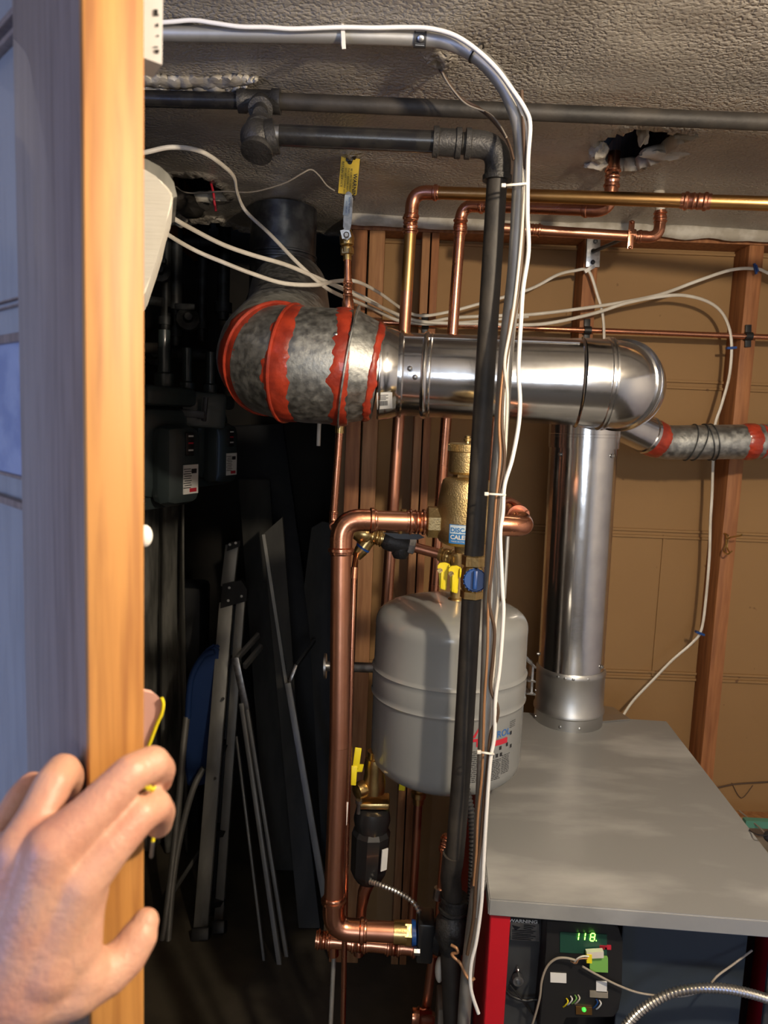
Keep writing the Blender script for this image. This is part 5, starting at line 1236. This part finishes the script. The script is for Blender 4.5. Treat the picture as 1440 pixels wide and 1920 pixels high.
# ================================================================ ALCOVE AT LEFT
def meter(label, px, py, Y, s, px_lab, index_red):
    """a gas meter seen three-quarter; px,py = centre of its front bulge"""
    c = P(px, py, Y)
    t = thing('gas_meter', label, 'gas meter', c-V(0, 0, .11*s))
    ex, ey, ez = V(.80, -.60, 0), V(.60, .80, 0), V(0, 0, 1)         # front faces right and towards the room
    ex = V(.94, -.35, 0).normalized()
    f = ex   # outward
    sd = V(.35, .94, 0).normalized()
    Mx = mat3(sd, -f, ez)
    def B(name, u, v, z, su, sv, sz, m, bev, lab=None, par=None):
        bm = NB(); box(bm, c+sd*(u*s)-f*(v*s)+ez*(z*s), su*s, sv*s, sz*s, Mx, bev*s); return obj(name, bm, M[m], par or t, lab, ang=35)
    B('body', 0, .10, .02, .20, .14, .24, 'meter', .035)
    B('front_cover', 0, .01, -.01, .15, .074, .21, 'meter', .036)
    B('top_casting', 0, .09, .165, .21, .15, .05, 'meter', .015)
    B('rim', 0, .055, .0, .19, .010, .25, 'meter', .004)
    w = B('index_window', 0.005, -.028, .045, .035, .006, .060, 'black', .004, 'dark dial window')
    for k in range(3):
        B('dial_marks', 0.005, -.0315, .066-.018*k, .020, .002, .004, 'white' if k != 1 else 'ink_red', 0, par=w)
    st = B('paper_sticker', 0.010, -.0285, -.045, .062, .003, .075, 'white', 0, 'white printed sticker')
    bm = NB()
    for k in range(9): box(bm, c+sd*((-.008+.010*(k % 2)*.4)*s)-f*(-.0305*s)+ez*((-.018-.006*k)*s), .030*s, .001, .002*s, Mx)
    obj('print', bm, M['ink'], st)
    B('barcode', .022, -.0303, -.024, .022, .001, .012, 'ink', 0, par=st)
    B('red_block', .018, -.0303, -.073, .030, .001, .010, 'ink_red', 0, par=st)
    for u in (-.08, .08):
        for z in (.13, .04, -.06, -.10):
            bm = NB(); lathe(bm, c+sd*(u*s)-f*(.052*s)+ez*(z*s), f, [(0, .006*s), (.006*s, .006*s), (.008*s, .003*s)], 6); obj('bolt', bm, M['steel'], t)
    for u in (-.07, .07):
        bm = NB(); lathe(bm, c+sd*(u*s)-f*(.10*s)+ez*(.18*s), ez, [(0, .022*s), (.02*s, .026*s), (.045*s, .026*s), (.05*s, .016*s), (.16*s, .016*s)], 12); obj('swivel_nut', bm, M['meter'], t)
    return t
m1 = meter('grey green gas meter with clear white sticker, nearest to the door edge', 336, 865, 1.95, 1.0, 0, 0)
m2 = meter('darker gas meter farther back, right of the nearest meter', 418, 845, 2.30, .88, 0, 0)
t = thing('gas_regulator', 'dim grey gas regulator block between the two meters under the duct', 'regulator', P(380, 795, 2.12))
bm = NB(); bar(bm, P(332, 765, 2.08), P(416, 772, 2.16), .10, .07, V(0, 0, 1), bev=.012); obj('body', bm, M['meter'], t)
bm = NB(); bar(bm, P(386, 745, 2.07), P(382, 790, 2.07), .012, .012, bev=.002); bar(bm, P(336, 774, 2.04), P(384, 778, 2.05), .020, .014, V(0, 0, 1), bev=.002); obj('bracket_arm', bm, M['dark_steel'], t)
bm = NB(); lathe(bm, P(336, 750, 2.03), V(0, -1, 0), [(0, .010), (.008, .010)], 12); obj('red_cap', bm, M['ink_red'], t, 'red cap')
random.seed(11)
pls = [('thick dark vertical gas riser in the alcove, tallest one', [(331, 470), (329, 660)], .020, 2.55), ('short dark vertical pipe left of the thick riser', [(312, 555), (310, 640)], .016, 2.5),
       ('dark vertical pipe far back below the flue stub', [(421, 480), (418, 600)], .022, 2.8), ('dark vertical pipe behind the flue stub at left', [(381, 500), (378, 640)], .018, 2.8),
       ('dark horizontal pipe high in the alcove', [(270, 446), (330, 452), (420, 455)], .020, 2.6), ('dark horizontal pipe low above the meters', [(270, 655), (395, 668)], .022, 2.5),
       ('dark horizontal pipe stub by the door edge', [(262, 561), (305, 567)], .014, 2.3)]
for lab, q, r_, Y_ in pls:
    t = thing('dark_gas_pipe', lab, 'pipe', P(q[-1][0], q[-1][1], Y_))
    pts = [P(x, y, Y_) for x, y in q]
    if 'horizontal' in lab: pts.insert(0, P(20, q[0][1]-8, Y_))
    if 'vertical' in lab: pts[0] = pts[0]+V(0, 0, 2.34-pts[0].z)
    bm = NB(); sweep(bm, pts, r_, 14); obj('pipe', bm, M['dark_pipe'], t)
    for f_ in (.12, .85):
        p = pts[0].lerp(pts[-1], f_); d_ = (pts[-1]-pts[0]).normalized()
        bm = NB(); lathe(bm, p, d_, [(0, r_*1.0), (0, r_*1.45), (r_*1.6, r_*1.45), (r_*1.6, r_)], 14); obj('fitting', bm, M['dark_pipe'], t)
for lab, px, py, s in (('dark gas cock body on the low alcove pipe, left', 290, 668, .035), ('dark gas cock body in the middle of the alcove pipes', 352, 600, .04), ('dark fitting block by the thick riser', 300, 512, .035)):
    t = thing('gas_cock', lab, 'valve', P(px, py, 2.45))
    bm = NB(); c = P(px, py, 2.45); lathe(bm, c, V(.3, -1, .1), [(-s, s*.7), (0, s), (s*.6, s*.9), (s*.8, s*.4), (s*1.4, s*.3)], 12); box(bm, c+V(0, -.03, s*.9), s*1.6, s*.5, s*.5, bev=.004); obj('body', bm, M['dark_pipe'], t)
bm = NB(); pts = [P(258, 652, 2.3), P(320, 655, 2.3)]; bar(bm, pts[0], pts[1], .03, .02, V(0, 0, 1), bev=.003); obj('wooden_cleat', bm, M['iron_dusty'], None, 'small brown cleat by the door edge above the meters', 'cleat')

# leaning things -------------------------------------------------
FLZ = 0
def foot(px, py): return Pz(px, py, 0)
def footp(px, Y):
    y = 1700
    for _ in range(12):
        p = P(px, y, Y); y += (p.z-.004)*F/Y
    return V(p.x, Y, .004)
def board(name, label, cat, top, bot, Yt, m, w=.02, par=None):
    """top: two px points at depth Yt (left,right); bot: two px points on the floor"""
    a, b = P(*top[0], Yt), P(*top[1], Yt); c, d_ = footp(bot[0][0], bot[2]), footp(bot[1][0], bot[2])
    bm = NB(); prism(bm, [a, b, d_, c], V(.0, w, .004)); bmesh.ops.bevel(bm, geom=bm.edges[:], offset=.001, segments=1, affect='EDGES')
    return obj(name, bm, M[m], par, label, cat)
# drapery at far left under the meter
bm = NB(); nx_, nz_ = 60, 30; gr_ = []
for j in range(nz_+1):
    z = P(300, 945, 2.6).z*(1-j/nz_)+.005; row = []
    for i in range(nx_+1):
        u = i/nx_; x = P(245, 1100, 2.6).x+u*.19*(1+.12*j/nz_)
        y = 2.62+.035*math.sin(u*17+.6*math.sin(j*.12))+.02*noise.noise(V(u*9, j*.08, 0))
        row.append(bm.verts.new((x, y, z)))
    gr_.append(row)
for j in range(nz_):
    for i in range(nx_): bm.faces.new((gr_[j][i], gr_[j][i+1], gr_[j+1][i+1], gr_[j+1][i]))
cl = obj('grey_tarp', bm, M['cloth_grey'], None, 'folded grey sheet hanging in vertical pleats under the nearest meter', 'sheet')
sm = cl.modifiers.new('thick', 'SOLIDIFY'); sm.thickness = .006
board('black_sheet', 'tall black sheet leaning under the old duct', 'sheet', ((432, 800), (530, 796)), ((525, 0), (640, 0), 2.62), 2.95, 'board_dark')
board('grey_board', 'tall dark grey plank leaning against the black panel', 'board', ((447, 900), (505, 900)), ((500, 0), (555, 0), 2.50), 2.80, 'board_grey')
t = thing('pointed_board', 'slim board with slanted top leaning right of the grey plank', 'board', P(530, 1750, 2.2))
bm = NB(); prism(bm, [P(493, 1002, 2.42), P(529, 970, 2.42), P(545, 1180, 2.38), P(560, 1400, 2.33), P(600, 1740, 2.2), P(560, 1740, 2.2), P(520, 1300, 2.35)], V(0, .018, 0)); obj('face', bm, M['board_grey'], t)
bm = NB(); bar(bm, P(495, 1002, 2.41), P(535, 1265, 2.35), .010, .022); bar(bm, P(535, 1265, 2.35), P(600, 1650, 2.22), .010, .022); obj('bright_edge', bm, M['alu'], t)
t = thing('cut_board', 'dark grey board with clipped top standing beside the big copper pipe', 'board', P(600, 1400, 2.4))
bm = NB(); prism(bm, [P(584, 990, 2.5), P(604, 978, 2.5), P(612, 985, 2.5), P(608, 1500, 2.4), P(592, 1740, 2.3), P(610, 1745, 2.3), P(632, 1500, 2.4), P(634, 985, 2.5), P(640, 1745, 2.3), P(586, 1745, 2.3), P(568, 1110, 2.48)][:2]+[P(640, 985, 2.5), P(640, 1745, 2.3), P(612, 1745, 2.3), P(580, 1180, 2.46), P(570, 1100, 2.48)], V(0, .015, 0)); obj('face', bm, M['board_grey'], t)
# ladder
t = thing('stepladder', 'folded aluminium stepladder with black brackets leaning in the alcove', 'ladder', P(395, 1745, 2.15))
def rail(name, p0, p1, Y0_, Y1_, w, m='alu', d=.022, par=None): bm = NB(); bar(bm, P(*p0, Y0_), P(*p1, Y1_), w, d, bev=.002); return obj(name, bm, M[m], par or t)
rail('side_rail', (436, 1022), (427, 1100), 2.42, 2.40, .042)
rail('side_rail', (425, 1130), (377, 1740), 2.39, 2.17, .044)
rail('side_rail', (452, 1125), (410, 1728), 2.40, 2.22, .028)
rail('side_rail', (441, 1135), (396, 1735), 2.44, 2.25, .012, 'black')
for i, o_ in enumerate(([(428, 1018), (450, 1014), (450, 1024), (425, 1034)], [(417, 1096), (452, 1088), (463, 1105), (462, 1127), (413, 1141)])):
    bm = NB(); prism(bm, [P(x, y, 2.375-.0*i) for x, y in o_], V(0, .03, 0)); bk = obj('hinge_bracket', bm, M['black'], t, 'black hinge bracket')
    for px, py in (((431, 1021), (442, 1018)), ((430, 1102), (428, 1126), (453, 1118)))[i]:
        bm = NB(); lathe(bm, P(px, py, 2.376), V(0, -1, 0), [(0, .005), (.003, .0035)], 10); obj('rivet', bm, M['white'], bk)
for px, py, w in ((378, 1748, .055), (412, 1735, .04)):
    bm = NB(); bar(bm, P(px, py-10, 2.16), P(px-1, py+16, 2.14), w, .05, bev=.006); obj('rubber_foot', bm, M['black'], t, 'black rubber foot')
for px, py in ((417, 1312), (403, 1460), (392, 1620)):
    bm = NB(); lathe(bm, P(px, py, 2.30-(py-1312)*.0003), V(0, -1, 0), [(-.01, .005), (.004, .0035)], 10); obj('rivet', bm, M['steel'], t)
for k, y in enumerate((1240, 1400, 1560, 1690)):
    f_ = (y-1130)/610; bm = NB(); bar(bm, P(425-48*f_, y, 2.41-.22*f_), P(455-42*f_, y-6, 2.43-.2*f_), .05, .02, V(0, 1, 0)); obj('step', bm, M['black'], t)
# folding frame (bright slotted angle + slats)
t = thing('folding_rack', 'folding metal rack with bright top bracket leaning right of the ladder', 'rack', P(520, 1815, 2.1))
rail('leg', (441, 1232), (462, 1330), 2.28, 2.26, .022, 'steel', .012)
rail('leg', (453, 1318), (525, 1812), 2.26, 2.05, .014)
rail('leg', (462, 1316), (540, 1806), 2.28, 2.08, .012)
rail('leg', (444, 1380), (497, 1812), 2.27, 2.06, .008)
rail('cross_bar', (444, 1235), (485, 1190), 2.28, 2.36, .012)
rail('cross_bar', (458, 1250), (490, 1212), 2.28, 2.36, .012)
t = thing('track_rail', 'long dark metal track leaning left of the big copper pipe', 'rail', P(615, 1700, 2.15))
rail('track', (540, 1280), (612, 1700), 2.26, 2.1, .020)
rail('track', (548, 1300), (618, 1700), 2.28, 2.12, .008, 'board_grey')
rail('end_clip', (543, 1279), (556, 1246), 2.33, 2.35, .012, 'steel', .012)
rail('brace', (556, 1248), (590, 1200), 2.35, 2.4, .010, 'board_grey')
# blue folding chair
t = thing('folding_chair', 'folded chair with blue fabric and metal legs left of the ladder', 'chair', P(320, 1780, 2.1))
bm = NB(); prism(bm, [P(x, y, 2.34) for x, y in ((347, 1345), (350, 1290), (362, 1250), (380, 1222), (402, 1207), (415, 1215), (408, 1300), (402, 1420), (392, 1470), (352, 1480), (345, 1440))], V(0, .025, .0)); bmesh.ops.bevel(bm, geom=bm.edges[:], offset=.008, segments=3, affect='EDGES'); fb = obj('fabric_seat', bm, M['blue_cloth'], t, 'blue fabric back')
bm = NB(); sweep(bm, spline([P(352, 1346, 2.33), P(358, 1275, 2.33), P(380, 1232, 2.33), P(402, 1222, 2.33)], 5), .010, 10); obj('blue_tube', bm, M['blue_cloth'], t)
bm = NB(); sweep(bm, spline([P(350, 1344, 2.33), P(342, 1420, 2.30), P(330, 1560, 2.25), P(310, 1730, 2.15), P(298, 1785, 2.12)], 4), .011, 10); obj('leg', bm, M['alu'], t)
bm = NB(); sweep(bm, spline([P(382, 1440, 2.30), P(362, 1480, 2.28), P(340, 1560, 2.25), P(325, 1650, 2.2), P(314, 1780, 2.12)], 4), .010, 10); obj('leg', bm, M['alu'], t)
bm = NB(); sweep(bm, [P(320, 1680, 2.2), P(375, 1595, 2.3)], .007, 8); obj('leg_brace', bm, M['board_grey'], t)
bm = NB(); ball(bm, P(450, 1720, 2.6), .14, 20, (.8, .5, .7)); obj('dark_bag', bm, M['black_rough'], None, 'dark lumpy bag on the floor behind the ladder feet', 'bag')
bm = NB()
box(bm, V(P(340, 1150, 2.75).x, 2.8, .48), .16, .16, .96, bev=.02); obj('dark_bin', bm, M['board_dark'], None, 'tall dark blue container behind the blue folding chair', 'container')

# ================================================================ HAND
def cone_hull(bm, p0, r0, p1, r1, n=20, m=10):
    """rounded cone: a closed capsule from p0 to p1"""
    ax = (p1-p0); L = ax.length; ax.normalize(); prof = []
    for k in range(m+1):
        a = PI/2*(1-k/m); prof.append((-r0*math.sin(a), r0*math.cos(a)))
    for k in range(m+1):
        a = PI/2*k/m; prof.append((L+r1*math.sin(a), r1*math.cos(a)))
    lathe(bm, p0, ax, prof, n)
def HP(px, py, Y): return P(px, py, Y)
CH = []   # chains of (px,py,Y,radius)
CH.append([(318-68, 0, 0, 0)]) if False else None
k = .001
chains = {
 'index':  [(150, 1652, .372, .0145), (205, 1590, .382, .0118), (262, 1528, .396, .0104), (289, 1512, .408, .0100), (298, 1524, .424, .0097), (297, 1545, .436, .0085)],
 'middle': [(98, 1592, .368, .0145), (165, 1530, .380, .0118), (245, 1450, .398, .0106), (285, 1432, .410, .0103), (298, 1444, .424, .0097), (297, 1464, .438, .0085)],
 'ring':   [(40, 1596, .372, .0140), (70, 1535, .384, .0112), (100, 1470, .398, .0106), (117, 1447, .410, .0103), (127, 1458, .422, .0098), (128, 1482, .430, .0090)],
 'pinky':  [(-15, 1612, .380, .0125), (8, 1560, .396, .0098), (38, 1500, .414, .0090), (60, 1474, .424, .0086), (68, 1484, .433, .0082), (70, 1502, .438, .0076)],
 'thumb':  [(70, 1856, .368, .0195), (140, 1848, .374, .0165), (200, 1824, .384, .0128), (236, 1794, .392, .0116), (260, 1757, .398, .0106), (273, 1728, .402, .0078)],
}
bm = NB()
def cap(a, b): cone_hull(bm, HP(*a[:3]), a[3], HP(*b[:3]), b[3])
for c_ in chains.values():
    for a, b in zip(c_, c_[1:]): cap(a, b)
wr = [(20, 1900, .372, .026), (-60, 1920, .372, .026)]
for c_, wx in (('index', (60, 1850, .368, .022)), ('middle', (30, 1840, .366, .022)), ('ring', (0, 1850, .368, .021)), ('pinky', (-30, 1860, .372, .020))):
    cap(chains[c_][0], wx); cap(wx, (-20, 1960, .372, .026))
cap((150, 1652, .376, .014), (120, 1770, .374, .020)); cap((120, 1770, .374, .020), (60, 1850, .372, .024)); cap((120, 1790, .374, .018), (150, 1825, .376, .0165))
cap((160, 1668, .378, .0125), (138, 1740, .380, .014)); cap((138, 1740, .380, .014), (132, 1812, .380, .0150))
cap((98, 1592, .374, .014), (150, 1652, .376, .0145)); cap((40, 1596, .376, .0135), (98, 1592, .374, .0145)); cap((-15, 1612, .382, .0125), (40, 1596, .376, .0135))
cap((60, 1700, .374, .020), (60, 1850, .372, .024)); cap((10, 1700, .374, .020), (0, 1850, .372, .024)); cap((105, 1690, .372, .018), (90, 1800, .370, .022))
cap((-20, 1960, .374, .030), (-220, 2120, .36, .030)); cap((40, 1930, .374, .024), (-100, 2110, .36, .028))
cap((-60, 1900, .376, .024), (-240, 2060, .36, .026)); cap((100, 1870, .376, .015), (30, 1940, .374, .024))
hand = obj('hand', bm, M['skin'], None, 'left hand gripping the edge of the open wooden door', 'person')
hand.name = 'person'
hand['label'] = 'left hand of a person gripping the edge of the open wooden door'
rm = hand.modifiers.new('r', 'REMESH'); rm.mode = 'VOXEL'; rm.voxel_size = .0014; rm.use_smooth_shade = True
s_ = hand.modifiers.new('s', 'SMOOTH'); s_.factor = .5; s_.iterations = 14
# thumbnail on the far upper side of the thumb tip
a_, b_ = HP(246, 1765, .3955), HP(266, 1730, .4015); ax_ = (b_-a_).normalized(); nn_ = (V(-.80, -.25, .62)); nn_ = (nn_-ax_*nn_.dot(ax_)).normalized(); ss_ = ax_.cross(nn_)
bm = NB(); c_ = HP(262, 1747, .4005)+nn_*.0072
gr_ = [[bm.verts.new(c_+ax_*(.0065*u)+ss_*(.0055*v*(1-.15*u*u))-nn_*(.0030*v*v)) for v in [k/4 for k in range(-4, 5)]] for u in [k/4 for k in range(-4, 5)]]
for a, b in zip(gr_, gr_[1:]):
    for q in range(8): bm.faces.new((a[q], a[q+1], b[q+1], b[q]))
nl = obj('thumbnail', bm, M['nail'], hand); mm = nl.modifiers.new('t', 'SOLIDIFY'); mm.thickness = .0012
# ================================================================ LIGHT, WORLD, CAMERA
def area(name, loc, target, sx, sy, power, col):
    l = bpy.data.lights.new(name, 'AREA'); l.shape = 'RECTANGLE'; l.size = sx; l.size_y = sy; l.energy = power; l.color = col
    o = bpy.data.objects.new(name, l); COL.objects.link(o); o.location = loc
    o.rotation_euler = (Vector(target)-Vector(loc)).to_track_quat('-Z', 'Y').to_euler(); return o
def point(name, loc, power, col, r):
    l = bpy.data.lights.new(name, 'POINT'); l.energy = power; l.color = col; l.shadow_soft_size = r
    o = bpy.data.objects.new(name, l); COL.objects.link(o); o.location = loc; return o
point('ceiling_bulb', (.55, .25, H+.36), 33, (1, .83, .62), .028)
area('window_daylight', (-1.70, -1.0, 1.39), (-.2, .5, 1.35), .94, .9, 15, (.30, .45, 1.0))
area('rear_daylight', (.10, -2.38, 1.59), (.1, 1.5, 1.4), 1.0, .74, 9.5, (.88, .94, 1.0))
w = bpy.data.worlds.new('world'); S.world = w; w.use_nodes = True
w.node_tree.nodes['Background'].inputs[0].default_value = (.45, .62, 1, 1); w.node_tree.nodes['Background'].inputs[1].default_value = 1.0
cd = bpy.data.cameras.new('camera'); cam = bpy.data.objects.new('camera', cd); COL.objects.link(cam); S.camera = cam
cd.sensor_fit = 'HORIZONTAL'; cd.sensor_width = 36; cd.lens = 36*F/1440; cd.clip_start = .02; cd.clip_end = 50
m4 = Matrix.Identity(4)
for i in range(3): m4[i][0], m4[i][1], m4[i][2], m4[i][3] = RT[i], UP[i], -FW[i], CAM[i]
cam.matrix_world = m4
cd.dof.use_dof = True; cd.dof.focus_distance = 1.35; cd.dof.aperture_fstop = 12.5
S.view_settings.view_transform = 'Standard'; S.view_settings.look = 'None'; S.view_settings.gamma = 1; S.view_settings.use_curve_mapping = False
S.view_settings.exposure = 0.82
